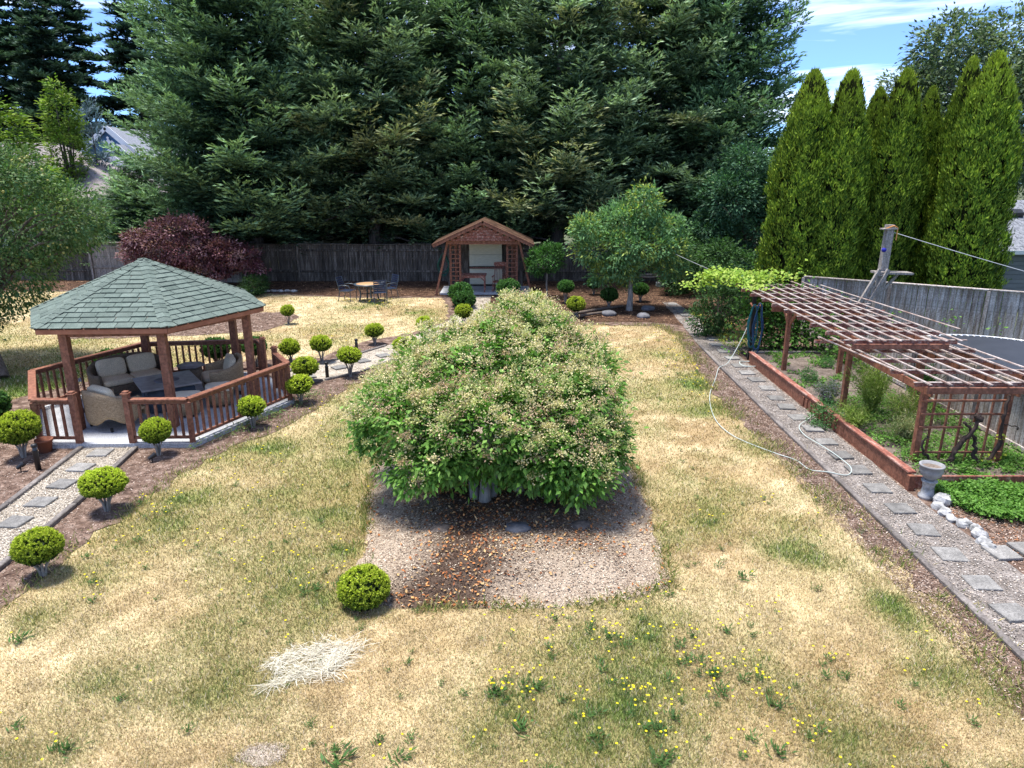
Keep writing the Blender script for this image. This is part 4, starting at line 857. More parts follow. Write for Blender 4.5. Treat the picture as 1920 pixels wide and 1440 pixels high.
def strap_chair(x, y, rz, lab):
    t = E('strap_chair', lab, 'patio chair', (x, y, 0), rz, 'dark blue strap chairs at the patio table')   # faces -y
    for s in (-1, 1):
        m = MB(); m.tube([(s * .27, -.26, 0), (s * .27, -.25, .55), (s * .27, -.2, .64), (s * .27, .1, .66), (s * .26, .24, .62)], .016, 6); link('arm_leg', m.mesh('arm_leg', M['blue_metal']), None, t)
        m = MB(); m.tube([(s * .25, .3, 0), (s * .25, .22, .4), (s * .25, .36, .95)], .016, 6); link('back_leg', m.mesh('back_leg', M['blue_metal']), None, t)
        m = MB(); m.tube([(s * .25, -.25, .42), (s * .25, .22, .4)], .014, 6); link('seat_rail', m.mesh('seat_rail', M['blue_metal']), None, t)
    for k in range(6): m = MB(); m.box((0, -.22 + k * .085, .425), (.5, .055, .012), ch=.003); link('seat_strap', m.mesh('seat_strap', M['strap']), None, t)
    for k in range(6): m = MB(); m.box((0, .238 + k * .024, .5 + k * .085), (.5, .012, .06), ch=.003); link('back_strap', m.mesh('back_strap', M['strap']), None, t)
strap_chair(-6.75, 29.0, math.radians(-70) + math.pi * 0 + math.radians(140) + 0, 'dark blue strap patio chair on the left side of the round table')
strap_chair(-5.35, 28.45, math.radians(165), 'dark blue strap patio chair nearest the camera, back turned, at the round table')
strap_chair(-5.15, 29.6, math.radians(-50), 'dark blue strap patio chair behind the round table on its right')
bpy.data.objects['strap_chair'].rotation_euler.z = math.radians(75)
bpy.data.objects['strap_chair.001'].rotation_euler.z = math.radians(-160)

# ------------------------------------------------------------------ trampoline, pole, wire
t = E('trampoline', 'round black trampoline with white-edged rim beyond the low fence', 'trampoline', (11.6, 16.5, 0))
m = MB(); m.lathe([(0, .9), (1.83, .9)], n=64); link('mat', m.mesh('mat', M['trampoline']), None, t)
m = MB(); m.tube([(2.03 * math.cos(k * math.pi / 32), 2.03 * math.sin(k * math.pi / 32), .88) for k in range(65)], .025, 8, False); link('ring', m.mesh('ring', M['rim']), None, t)
for k in range(80):
    a = k * math.pi / 40; m = MB(); m.tube([(1.84 * math.cos(a), 1.84 * math.sin(a), .9), (2.02 * math.cos(a), 2.02 * math.sin(a), .89)], .016, 5)
    if k == 0: sp0 = m.mesh('spring', M['white'])
    link('spring', sp0, None, t, (0, 0, 0), (0, 0, a))
for k in range(4): a = k * 1.5708 + .4; m = MB(); m.tube([(2.03 * math.cos(a), 2.03 * math.sin(a), .86), (2.03 * math.cos(a), 2.03 * math.sin(a), .02), (2.03 * math.cos(a + .5), 2.03 * math.sin(a + .5), .02), (2.03 * math.cos(a + .5), 2.03 * math.sin(a + .5), .86)], .022, 6); link('leg', m.mesh('leg', M['rim']), None, t)

px_, py_ = 10.62, 20.5
t = E('climbing_pole', 'tall weathered square wooden pole with a small plank platform behind the pergola', 'pole', (px_, py_, 0))
bm('pole', (px_, py_, 0), (px_ + .06, py_, 3.62), .21, .18, 'old_wood', t)
bm('collar', (px_ - .17, py_ - .02, 3.5), (px_ + .22, py_ - .02, 3.52), .26, .04, 'old_wood', t)
for i in range(2): bm('platform_board', (px_ - .28, py_ - .22 + i * .2, 2.3), (px_ + .78, py_ - .22 + i * .2, 2.27), .18, .06, 'old_wood', t)
bm('strut', (px_ + .15, py_, 1.8), (px_ + .5, py_, 2.24), .06, .08, 'old_wood', t)
m = MB(); m.blob((px_ - .08, py_ - .14, 2.93), (.07, .05, .06), 3); m.build('blue_hold', M['blueplastic'], t)
m = MB(); m.tube([(px_ - .1, py_ - .12, 3.52), (px_ + .1, py_ - .13, 3.6), (px_ + .22, py_ - .13, 3.55), (px_ + .22, py_ - .13, 3.2)], .018, 6); m.build('rope', M['rope'], t)
t = E('wooden_ladder', 'weathered wooden ladder leaning against the climbing platform', 'ladder', (10.0, 20.2, 0))
for dx in (0, .26): bm('rail', (9.45 + dx, 20.05, .5), (10.42 + dx * .95, 20.2, 2.4), .07, .1, 'old_wood', t)
for k in range(6): q = k / 6 + .08; bm('rung', (9.45 + .97 * q, 20.08 + .12 * q, .5 + 1.9 * q), (9.71 + .95 * q, 20.08 + .12 * q, .5 + 1.9 * q), .05, .04, 'old_wood', t)
def wire(name, a, b, sag, r, lab):
    m = MB(); a = Vector(a); b = Vector(b); m.tube([a.lerp(b, k / 16) - Vector((0, 0, sag * 4 * (k / 16) * (1 - k / 16))) for k in range(17)], r, 5, False); o = m.build(name, M['rim']); tag(o, lab, 'wire')
wire('steel_cable', (px_ + .15, py_, 3.42), (15.1, 17.6, 2.05), .03, .009, 'pale steel cable running right from the top of the wooden pole')
wire('steel_cable', (5.2, 31, 2.6), (6.9, 20.3, 1.9), .1, .009, 'thin pale cable from the light green tree to the vine-covered pergola end')

# ------------------------------------------------------------------ hoses
def smooth(pts, n=6):
    pts = [Vector(p) for p in pts]; out_ = []
    for i in range(len(pts) - 1):
        p0 = pts[max(i - 1, 0)]; p1 = pts[i]; p2 = pts[i + 1]; p3 = pts[min(i + 2, len(pts) - 1)]
        for k in range(n):
            t_ = k / n; out_.append(.5 * ((2 * p1) + (-p0 + p2) * t_ + (2 * p0 - 5 * p1 + 4 * p2 - p3) * t_ * t_ + (-p0 + 3 * p1 - 3 * p2 + p3) * t_ ** 3))
    return out_ + [pts[-1]]
HP = [(6.56, 19.15, 1.5), (6.42, 19.05, .95), (6.1, 18.8, .4), (5.8, 18.5, .1), (5.47, 18.1, .09), (5.2, 17.4, .03), (5.05, 17.0, .03), (4.67, 15.99, .03), (4.42, 15.0, .03), (4.28, 13.95, .03), (4.38, 13.16, .03), (4.66, 12.6, .03), (4.93, 12.2, .03), (5.14, 11.92, .03), (5.22, 11.5, .03), (5.42, 11.26, .09), (5.75, 11.24, .04), (5.93, 11.5, .07), (5.91, 12.07, .08), (5.83, 12.6, .08), (5.78, 13.16, .05), (5.85, 13.62, .07), (6.2, 14.05, .07), (6.45, 14.3, .1)]
m = MB(); m.tube(smooth(HP), .0095, 6); tag(m.build('garden_hose', M['hose_pale']), 'pale garden hose snaking over the lawn and right gravel path', 'hose')
hk = E('hose_post', 'dark post with a hose hanger at the far end of the raised bed', 'post', (6.62, 19.25, 0))
m = MB(); m.box((6.62, 19.25, .95), (.09, .09, 1.9), ch=.006); m.build('post', M['black'], hk)
m = MB(); m.tube([(6.5, 19.14, 1.62), (6.5, 19.02, 1.56), (6.74, 19.02, 1.56), (6.74, 19.14, 1.62)], .03, 6); m.build('hanger', M['terracotta'], hk)
def loops(c, n, w, z0, z1, seed, ax=0.):
    g = rng(seed); pts = []
    for k in range(n):
        ww = w * g.uniform(.7, 1.1); zb = z0 + g.uniform(0, .35)
        for j in range(12):
            a = j / 12 * 2 * math.pi; u = math.sin(a) * ww * (1 if math.cos(a) < .3 else .7); v = (z1 + zb) / 2 + math.cos(a) * (z1 - zb) / 2
            pts.append((c[0] + u * math.cos(ax) + g.normal() * .008, c[1] + u * math.sin(ax) + g.normal() * .02 - .02, v))
    return smooth(pts, 2)
m = MB(); m.tube(loops((6.55, 18.98), 4, .13, .35, 1.62, 1), .014, 6); tag(m.build('hung_hose', M['hose_teal']), 'teal garden hose hanging in long loops on the post beside the bed', 'hose', 'hoses hung at the bed end')
m = MB(); m.tube(loops((6.68, 18.96), 3, .13, .1, 1.66, 2), .014, 6); tag(m.build('hung_hose', M['hose_blue']), 'dark blue garden hose hanging in long loops beside the teal one', 'hose', 'hoses hung at the bed end')
m = MB(); m.tube([(6.5 + .22 * math.cos(a) - .1, 18.6 + .3 * math.sin(a), .06 + .01 * math.sin(3 * a)) for a in [k * .35 for k in range(19)]], .014, 6); tag(m.build('hose_coil', M['hose_pale']), 'short pale hose loop lying on the gravel at the foot of the hose post', 'hose')
m = MB(); m.tube(loops((-3.05, 31.9), 6, .3, .5, 1.6, 3), .014, 6); tag(m.build('hung_hose', M['hose_green']), 'dark green garden hose looped on the fence left of the shelter', 'hose')

# ------------------------------------------------------------------ urn and stones
t = E('urn_planter', 'weathered concrete urn on a pedestal at the near end of the raised bed', 'urn', (6.66, 10.42, .01))
m = MB(); m.lathe([(0, 0), (.13, 0), (.13, .05), (.1, .08), (.085, .18), (.095, .26), (.12, .29), (.12, .31), (0, .31)], n=20); link('pedestal', m.mesh('pedestal', M['white_rock']), None, t)
m = MB(); m.lathe([(0, .31), (.07, .31), (.08, .34), (.15, .4), (.175, .48), (.17, .54), (.185, .55), (.185, .575), (.155, .575), (.15, .52), (0, .5)], n=24); link('bowl', m.mesh('bowl', M['rock']), None, t)
m = MB(); m.lathe([(0, .53), (.148, .53)], n=20); link('soil', m.mesh('soil', M['soil']), None, t)
ST = [(6.78, 10.2, .17), (6.62, 10.02, .1), (6.6, 9.82, .1), (6.58, 9.62, .09), (6.66, 9.45, .11), (6.74, 9.28, .1), (6.68, 9.12, .12), (6.62, 8.93, .1), (6.6, 8.78, .1), (6.76, 9.38, .08)]
for i, (x, y, s) in enumerate(ST):
    m = MB(); m.blob((0, 0, 0), (s, s * .85, s * .7), i + 40, 9, 6, .16, .8); me = m.mesh('stone', M['white_rock']); me.polygons.foreach_set('use_smooth', [False] * len(me.polygons))
    o = link('edging_stone', me, None, None, (x, y, s * .4), (R(-.3, .3), R(-.3, .3), R(0, 3)))
    tag(o, 'largest white rock beside the concrete urn' if i == 0 else stone_label(i - 1, 9, 'small white rock edging the ground cover, counted from the urn'), 'rock', 'white edging rocks below the ground cover')
for i, (x, y, s, mt, l) in enumerate([(3.56, 25.7, .3, 'grey_rock', 'rounded grey rock in the back mulch left of the light green tree trunk'), (4.75, 25.3, .27, 'grey_rock', 'flat grey rock in the back mulch just right of the light green tree'), (5.19, 26.8, .28, 'grey_rock', 'grey rock in shade farther right behind the light green tree'),
    (.08, 9.02, .2, 'black', 'dark flat stone in the leaf litter under the centre of the big shrub'), (-1.0, 9.0, .17, 'bark', 'dark stump stone left of centre under the big shrub'), (.98, 9.1, .18, 'bark', 'dark stump stone right of centre under the big shrub'), (1.05, 29.9, .2, 'white_rock', 'pale rock beside the right foot of the shelter')]):
    m = MB(); m.blob((0, 0, 0), (s, s * .8, s * .45), i + 60, 11, 7, .1, .9); o = link('rock', m.mesh('rock', M[mt if mt != 'black' else 'grey_rock']), None, None, (x, y, (.17 if y < 10 else .04) + s * .1), (0, 0, R(0, 3))); tag(o, l, 'rock')
for i, x in enumerate((7.0, 7.85)):
    m = MB(); m.box((0, 0, .12), (.7, .35, .22), ch=.03); o = link('stone_block', m.mesh('stone_block', M['white_rock']), None, None, (x, 32.6, 0), (0, 0, .1)); tag(o, ['left', 'right'][i] + ' pale stone block lying in the shade behind the light green tree', 'stone block', 'pale stone blocks in the shade')
for i in range(7): 
    m = MB(); m.blob((0, 0, 0), (.16, .1, .07), i + 80, 8, 6, .15); o = link('edging_stone', m.mesh('stone', M['white_rock']), None, None, (-11.4 + i * .3, 31.1 + .05 * (i % 2), .05)); tag(o, stone_label(i, 7, 'whitish rock from the left in the row beside the big conifer trunk'), 'rock', 'whitish rocks near the conifer trunk')
for i, (a, b) in enumerate([((1.3, 24.8), (4.3, 27.3)), ((1.8, 24.7), (3.8, 26.2))]):
    m = MB(); m.tube(smooth([(a[0], a[1], .06), ((a[0] + b[0]) / 2, (a[1] + b[1]) / 2 - .1, .12), (b[0], b[1], .07)]), [.07 - .002 * k for k in range(13)], 7); tag(m.build('fallen_branch', M['bark']), ['longer', 'shorter'][i] + ' brown fallen branch lying across the back mulch bed', 'branch')

# ------------------------------------------------------------------ houses beyond
def lap(parent, x0, x1, y, z0, z1, mat, step=.18, gable=None, nx=0):
    'lap siding boards on a wall facing -y; gable(z) gives half width about nx'
    z = z0
    while z < z1:
        a, b = (x0, x1) if gable is None else (nx - gable(z + step), nx + gable(z + step))
        if b - a > .2:
            m = MB(); m.beam((a, y - .012, z + step / 2), (b, y - .012, z + step / 2), .022, step - .012, .003); m.build('siding_board', M[mat], parent)
        z += step
def roof_slab(m, p, th=.12):
    a = [Vector(q) for q in p]; n = (a[1] - a[0]).cross(a[2] - a[0]).normalized()
    if n.z < 0: n = -n
    m.poly(a); m.poly([q - n * th for q in a[::-1]])
    for i in range(4): m.poly([a[i], a[i] - n * th, a[(i + 1) % 4] - n * th, a[(i + 1) % 4]])
h1 = E('blue_house', 'blue gabled house with white trim and star ornaments behind the conifers', 'house', (-31, 62, 0))
m = MB(); m.box((-32.3, 66, 1.9), (8, 11.6, 5.8)); m.build('wall', M['blue_siding'], h1)
m = MB(); m.poly([(-36.3, 60.2, 4.8), (-28.3, 60.2, 4.8), (-32.3, 60.2, 8.5)]); m.poly([(-36.3, 60.25, 4.8), (-32.3, 60.25, 8.5), (-28.3, 60.25, 4.8)]); m.build('gable', M['blue_siding'], h1)
lap(h1, 0, 0, 60.18, 4.4, 8.2, 'blue_siding', .24, lambda z: (8.5 - z) / .925, -32.3)
m = MB(); roof_slab(m, [(-32.3, 59.8, 8.62), (-27.6, 59.8, 4.27), (-27.6, 72, 4.27), (-32.3, 72, 8.62)]); roof_slab(m, [(-32.3, 59.8, 8.62), (-32.3, 72, 8.62), (-37, 72, 4.27), (-37, 59.8, 4.27)]); m.build('roof', M['shingle_grey'], h1)
for s in (-1, 1): m = MB(); m.beam((-32.3, 59.75, 8.55), (-32.3 + s * 4.6, 59.75, 8.55 - 4.6 * .925), .06, .42); m.build('trim', M['white'], h1)
# projecting lower gables
for (cx, cz, y, hw) in ((-30.9, 7.2, 58.6, 3.2), (-31.0, 6.55, 57.6, 2.6)):
    m = MB(); m.box((cx, (y + 60) / 2, (cz - hw * .925) / 2), (hw * 1.9, 60 - y, cz - hw * .925)); m.build('wall', M['blue_siding'], h1)
    m = MB(); m.poly([(cx - hw, y, cz - hw * .925), (cx + hw, y, cz - hw * .925), (cx, y, cz - .05)]); m.build('gable', M['blue_siding'], h1); lap(h1, 0, 0, y, cz - hw * .925, cz - .2, 'blue_siding', .24, lambda z, cz=cz: (cz - .05 - z) / .925, cx)
    m = MB(); roof_slab(m, [(cx, y - .3, cz), (cx + hw + .3, y - .3, cz - (hw + .3) * .925), (cx + hw + .3, 61, cz - (hw + .3) * .925), (cx, 61, cz)]); roof_slab(m, [(cx, y - .3, cz), (cx, 61, cz), (cx - hw - .3, 61, cz - (hw + .3) * .925), (cx - hw - .3, y - .3, cz - (hw + .3) * .925)]); m.build('roof', M['shingle_grey'], h1)
    for s in (-1, 1): m = MB(); m.beam((cx, y - .33, cz - .1), (cx + s * hw, y - .33, cz - .1 - hw * .925), .05, .4); m.build('trim', M['white'], h1)
for (cx, y, cz) in ((-32.3, 60.0, 7.45), (-31.0, 57.5, 5.7)):
    m = MB()
    m.box((cx, y - .03, cz), (.34, .05, .34), tilt=Matrix.Rotation(.785, 4, 'Y'))
    for k in range(4): a = k * 1.5708; m.box((cx + .3 * math.cos(a), y - .05, cz + .3 * math.sin(a)), (.17, .04, .17), tilt=Matrix.Rotation(.785, 4, 'Y'))
    m.build('star_ornament', M['white'], h1)
h2 = E('tan_house', 'house with a long pinkish grey roof behind the apple tree', 'house', (-33, 48, 0))
m = MB(); m.box((-33, 50, 1.8), (17, 9, 3.6)); m.build('wall', M['pale_wall'], h2)
m = MB(); roof_slab(m, [(-42, 45, 3.6), (-24.2, 45, 3.6), (-30.5, 50, 7.0), (-39.5, 50, 7.0)]); roof_slab(m, [(-39.5, 50, 7.0), (-30.5, 50, 7.0), (-24.2, 55, 3.6), (-42, 55, 3.6)]); roof_slab(m, [(-30.5, 50, 7.0), (-24.2, 45, 3.6), (-24.2, 55, 3.6), (-30.5, 50.01, 7.0)]); m.build('roof', M['roof_tan'], h2)
m = MB(); m.beam((-42, 44.9, 3.5), (-24.2, 44.9, 3.5), .1, .16); m.build('gutter', M['pale_wall'], h2)
h3 = E('pale_house', 'low pale house with grey roof glimpsed under the conifers', 'house', (-9, 48, 0))
m = MB(); m.box((-9, 47.5, 1.4), (15, 7, 2.9)); m.build('wall', M['pale_wall'], h3)
m = MB(); roof_slab(m, [(-17.5, 43.6, 2.7), (-.8, 43.6, 2.7), (-.8, 47.6, 4.7), (-17.5, 47.6, 4.7)]); roof_slab(m, [(-17.5, 47.6, 4.7), (-.8, 47.6, 4.7), (-.8, 51.6, 2.7), (-17.5, 51.6, 2.7)]); m.build('roof', M['shingle_grey'], h3)
for x in (-14.5, -12.2, -6, -3):
    m = MB(); m.box((x, 43.97, 1.6), (1.3, .06, 1.1)); w = m.build('window', M['slate'], h3); m = MB()
    for dx in (-.67, .67): m.box((x + dx, 43.94, 1.6), (.08, .08, 1.25))
    for dz in (-.6, .6): m.box((x, 43.93, 1.6 + dz), (1.42, .08, .08))
    m.build('frame', M['white'], w)
h4 = E('grey_house', 'grey sided house with grey shingle roof at the right frame edge', 'house', (21, 29, 0))
m = MB(); m.box((22.3, 30, .95), (8, 6, 2.5)); m.build('wall', M['grey_siding'], h4)
lap(h4, 18.45, 26, 26.98, -.2, 2.15, 'grey_siding', .17)
m = MB(); m.box((18.4, 26.95, 1), (.14, .09, 2.4)); m.build('corner_trim', M['grey_siding'], h4)
m = MB(); roof_slab(m, [(18.0, 26.5, 2.25), (27, 26.5, 2.25), (27, 30.2, 3.95), (18.0, 30.2, 3.95)]); roof_slab(m, [(18.0, 30.2, 3.95), (27, 30.2, 3.95), (27, 33.9, 2.25), (18.0, 33.9, 2.25)]); m.build('roof', M['shingle_grey'], h4)
m = MB(); m.box((22.5, 26.44, 2.22), (9.1, .12, .14)); m.build('gutter', M['rim'], h4)
rr = MB(); g = rng(7); sl2 = Vector((0, 3.7, 1.7)).normalized(); no = Vector((0, -1.7, 3.7)).normalized()
for r in range(26):
    x = 18.0 - g.uniform(0, .3)
    while x < 21.6:
        w = g.uniform(.12, .26); c = Vector((x + w / 2, 26.48, 2.26)) + sl2 * (r * .155 + .07)
        rr.beam(c - Vector((w / 2 - .006, 0, 0)) + no * g.uniform(.008, .03), c + Vector((w / 2 - .006, 0, 0)) + no * g.uniform(.008, .03), .15, .014, 0, up=no); x += w
o = rr.build('shingle_field', M['shingle_grey'], h4); o['kind'] = 'stuff'
m = MB(); m.box((20.0, 28.9, 3.5), (.4, .35, .22), ch=.02, tilt=Matrix.Rotation(.43, 4, 'X')); m.build('roof_vent', M['black'], h4)
# ------------------------------------------------------------------ vegetation
def conifer_mesh(seed, H, Rr, z0, nb, dark, light, rise=.05, droop=.25, upt=.25, step=.055, LL=(.13, .26), LW=(.03, .055), pw=.6, odd=None, oddp=.12, twig=.36):
    g = rng(seed); f = Fol(); P0 = []; D = []; TL = []; TF = []; TI = []
    for i in range(nb):
        u = (i + .5) / nb; z = z0 + (H - z0) * u ** .92 + g.normal() * .15
        L = Rr * (1 - u) ** pw * g.uniform(.7, 1.12) + .25; az = i * 2.39996 + g.normal() * .25
        m = int(7 + L * 6); t = np.linspace(.04, 1, m) + g.normal(0, .01, m)
        hd = np.array([math.cos(az), math.sin(az)]); br = g.uniform(-.12, .16); up_ = upt * g.uniform(.4, 1.7)
        ax = np.stack([hd[0] * L * t, hd[1] * L * t, z + L * ((rise + br) * t - droop * t ** 2 + up_ * t ** 3.5)], -1)
        tint = g.uniform(.75, 1.2); tc = light * tint
        if odd is not None and g.random() < oddp: tc = odd * tint
        for s in (-1, 1):
            a = az + s * np.radians(g.uniform(38, 68, m)); tl = L * twig * (1 - .72 * t) * g.uniform(.6, 1.15, m) + .14
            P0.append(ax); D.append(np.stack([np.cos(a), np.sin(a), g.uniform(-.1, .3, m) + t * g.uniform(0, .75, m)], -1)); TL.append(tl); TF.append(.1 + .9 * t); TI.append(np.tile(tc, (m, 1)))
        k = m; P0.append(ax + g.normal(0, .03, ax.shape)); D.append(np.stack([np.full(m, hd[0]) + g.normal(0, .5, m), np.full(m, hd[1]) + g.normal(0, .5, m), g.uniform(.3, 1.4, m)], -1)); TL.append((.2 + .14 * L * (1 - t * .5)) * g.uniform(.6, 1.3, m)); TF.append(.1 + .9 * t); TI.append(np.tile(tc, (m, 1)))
    # leader shoots
    P0, D, TL, TF, TI = map(np.concatenate, (P0, D, TL, TF, TI)); D = unit(D)
    cnt = np.maximum(2, (TL / step).astype(int)); ix = np.repeat(np.arange(len(TL)), cnt); n = len(ix)
    s = g.random(n) ** .8; p = P0[ix] + D[ix] * (TL[ix] * s)[:, None]; p[:, 2] -= .12 * (TL[ix] * s) ** 2
    sd = unit(np.cross(D[ix], [0, 0, 1.])); sg = np.where(g.random(n) < .5, -1, 1) * g.uniform(.25, .95, n)
    d = D[ix] + sd * sg[:, None] + np.stack([g.normal(0, .12, n), g.normal(0, .12, n), g.uniform(-.35, .45, n)], -1)
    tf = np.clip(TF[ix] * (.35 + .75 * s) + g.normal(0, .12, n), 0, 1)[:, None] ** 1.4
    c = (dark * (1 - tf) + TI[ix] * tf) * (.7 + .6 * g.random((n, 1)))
    L = g.uniform(*LL, n); W = g.uniform(*LW, n)
    f.leaves(p, d, np.stack([g.normal(0, .8, n), g.normal(0, .8, n) - .25, np.ones(n)], -1), L, W, c)
    return f.mesh('crown', M['needle'])
def trunk_mesh(h, r0, r1, mat='bark', lean=0, limbs=0, lz=(1, 5), ll=2, seed=0):
    m = MB(); g = rng(seed); pts = [(math.sin(k * .9) * .05 * lean, math.cos(k * .7) * .04 * lean, h * k / 8) for k in range(9)]
    m.tube(pts, [r0 * 1.35] + [r0 + (r1 - r0) * k / 8 for k in range(1, 9)], 10)
    for i in range(limbs):
        z = g.uniform(*lz); a = g.uniform(0, 6.28); l = ll * g.uniform(.6, 1.1)
        m.tube([(0, 0, z), (math.cos(a) * l * .5, math.sin(a) * l * .5, z + l * .08), (math.cos(a) * l, math.sin(a) * l, z - l * .05)], [.07, .05, .015], 5)
    return m.mesh('trunk', M[mat])
def tree(name, label, loc, crown, trunk, rz=0, sc=1, grp=None, cat='tree'):
    t = E(name, label, cat, loc, rz, grp); t.scale = sc if hasattr(sc, '__len__') else (sc,) * 3
    link('crown', crown, None, t); link('trunk', trunk, None, t); return t
A3 = np.array
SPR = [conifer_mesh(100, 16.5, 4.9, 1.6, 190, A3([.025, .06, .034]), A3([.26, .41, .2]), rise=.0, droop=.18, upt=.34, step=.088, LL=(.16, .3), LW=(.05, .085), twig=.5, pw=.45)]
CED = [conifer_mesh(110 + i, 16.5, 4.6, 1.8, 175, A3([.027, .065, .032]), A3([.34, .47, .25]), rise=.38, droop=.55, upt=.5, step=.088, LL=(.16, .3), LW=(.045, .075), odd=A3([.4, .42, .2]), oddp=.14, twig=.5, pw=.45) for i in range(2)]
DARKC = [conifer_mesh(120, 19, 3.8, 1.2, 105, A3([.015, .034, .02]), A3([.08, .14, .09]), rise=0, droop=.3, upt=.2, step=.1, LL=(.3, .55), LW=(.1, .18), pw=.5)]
TK = trunk_mesh(15, .34, .06, 'bark', 1, 14, (1.2, 6), 3, 3)
GC_ = 'tall conifers along the back fence'
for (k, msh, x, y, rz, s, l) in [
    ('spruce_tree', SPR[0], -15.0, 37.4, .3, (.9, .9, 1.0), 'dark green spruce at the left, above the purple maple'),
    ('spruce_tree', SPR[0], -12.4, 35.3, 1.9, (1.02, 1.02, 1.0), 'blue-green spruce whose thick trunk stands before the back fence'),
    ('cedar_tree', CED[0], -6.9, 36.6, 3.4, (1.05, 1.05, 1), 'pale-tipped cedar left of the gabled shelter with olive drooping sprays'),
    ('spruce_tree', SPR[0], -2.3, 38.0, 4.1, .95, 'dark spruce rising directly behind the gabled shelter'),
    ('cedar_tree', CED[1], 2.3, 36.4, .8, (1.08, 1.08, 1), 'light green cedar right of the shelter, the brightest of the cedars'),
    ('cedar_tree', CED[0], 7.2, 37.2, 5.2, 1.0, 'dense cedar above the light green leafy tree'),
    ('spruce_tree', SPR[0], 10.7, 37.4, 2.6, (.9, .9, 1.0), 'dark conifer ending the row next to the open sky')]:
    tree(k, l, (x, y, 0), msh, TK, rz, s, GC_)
tree('spruce_tree', 'short dark young spruce between the purple maple and the blue house', (-18.6, 36.3, 0), SPR[0], TK, 2.2, (.5, .5, .33), GC_)
DKL = ['dark far conifer in the very corner of the frame', 'dark far conifer filling the gap behind the lime green tree', 'dark far conifer at the left frame edge against the sky', 'dark far conifer second from the left against the sky', 'dark far conifer left of the big spruce', 'dim conifer behind the first spruce', 'dim conifer behind the thick-trunked spruce', 'dim conifer behind the left cedar', 'dim conifer directly behind the shelter spruce', 'dim conifer behind the bright cedar', 'dim conifer behind the dense cedar', 'dim conifer behind the row near the sky gap']
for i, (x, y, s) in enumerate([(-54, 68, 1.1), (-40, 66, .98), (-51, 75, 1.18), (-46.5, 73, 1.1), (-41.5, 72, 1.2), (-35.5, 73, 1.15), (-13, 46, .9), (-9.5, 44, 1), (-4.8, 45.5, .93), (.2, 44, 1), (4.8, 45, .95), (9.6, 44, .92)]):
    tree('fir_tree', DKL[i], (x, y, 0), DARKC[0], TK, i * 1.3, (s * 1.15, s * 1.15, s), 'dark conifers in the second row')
MINI = conifer_mesh(130, 3.2, 1.0, .2, 46, A3([.1, .15, .18]), A3([.28, .38, .46]), step=.06, LL=(.08, .16), LW=(.03, .05))
TK2 = trunk_mesh(2.8, .08, .02)
tree('blue_spruce', 'small silvery blue spruce left of the blue house', (-27.9, 50, 5.2), MINI, TK2, 0, 1.25)
bpy.data.objects['blue_spruce'].location.z = 0; bpy.data.objects['blue_spruce'].scale = (1.35, 1.35, 2.85)
tree('fir_tree', 'small far fir on the skyline between hedge and birch, left one', (41.0, 75, 0), DARKC[0], TK, .5, (.5, .5, .96), 'small far firs on the skyline'); tree('fir_tree', 'small far fir on the skyline between hedge and birch, right one', (43.2, 76, 0), DARKC[0], TK, 1.5, (.5, .5, .98), 'small far firs on the skyline')

# --- broadleaf crowns
def crown(name, seed, lobes, ncl, per, LL, LW, cols, mat='leaf', cr=.3, droopy=.0, shell=.35, flat=.5, extra=None, low=-2):
    'lobes (x,y,z,rx,ry,rz): twig clusters spread over and just inside the lobe surfaces'
    g = rng(seed); f = Fol(); lb = np.array(lobes); ar = (lb[:, 3] * lb[:, 4] * lb[:, 5]) ** .67; ix = g.choice(len(lb), ncl * 2, p=ar / ar.sum())
    u = unit(g.normal(0, 1, (ncl * 2, 3))); rr = 1 - shell * g.random(ncl * 2) ** 1.7; c = lb[ix, :3] + u * lb[ix, 3:] * rr[:, None]
    dmin = np.min(np.linalg.norm((c[:, None] - lb[None, :, :3]) / lb[None, :, 3:], axis=2), 1); ok = (dmin > .62) & (u[:, 2] > low); c = c[ok][:ncl]; nv = unit((u / lb[ix, 3:])[ok][:ncl]); m = len(c)
    sz = cr * g.uniform(.6, 1.35, m); tint = g.uniform(.66, 1.3, m); ci = g.integers(0, len(cols), m)
    j = np.repeat(np.arange(m), per); n = len(j); off = g.normal(0, .5, (n, 3)) * sz[j][:, None]; off[:, 2] *= .75
    p = c[j] + off; d = unit(off + nv[j] * sz[j][:, None] * .7) + g.normal(0, .35, (n, 3)); d[:, 2] -= droopy + .15 * (nv[j][:, 2] < 0)
    nn_ = nv[j] * .5 + np.stack([g.normal(0, flat, n), g.normal(0, flat, n), np.full(n, .9)], -1)
    cc = np.array(cols)[ci][j] * (tint[j] * g.uniform(.7, 1.3, n))[:, None]
    f.leaves(p, d, nn_, g.uniform(*LL, n), g.uniform(*LW, n), cc)
    if extra: extra(f, g, c, nv, sz)
    return f.mesh('crown', M[mat]), c
def limbs(name, base_pts, targets, r0, mat, seed=0, nmax=30, h0=.5):
    g = rng(seed); m = MB(); tg = targets[g.permutation(len(targets))[:nmax]]
    for i, t in enumerate(tg):
        b = np.array(base_pts[i % len(base_pts)], float); k = g.uniform(.35, .6); mid = b + (t - b) * k; mid[2] = b[2] + (t[2] - b[2]) * (k + .2); q = b + (t - b) * .88
        m.tube(smooth([b, mid + g.normal(0, .05, 3), q], 4), [r0 * (1 - .85 * a / 8) for a in range(9)], 5, False)
    return m

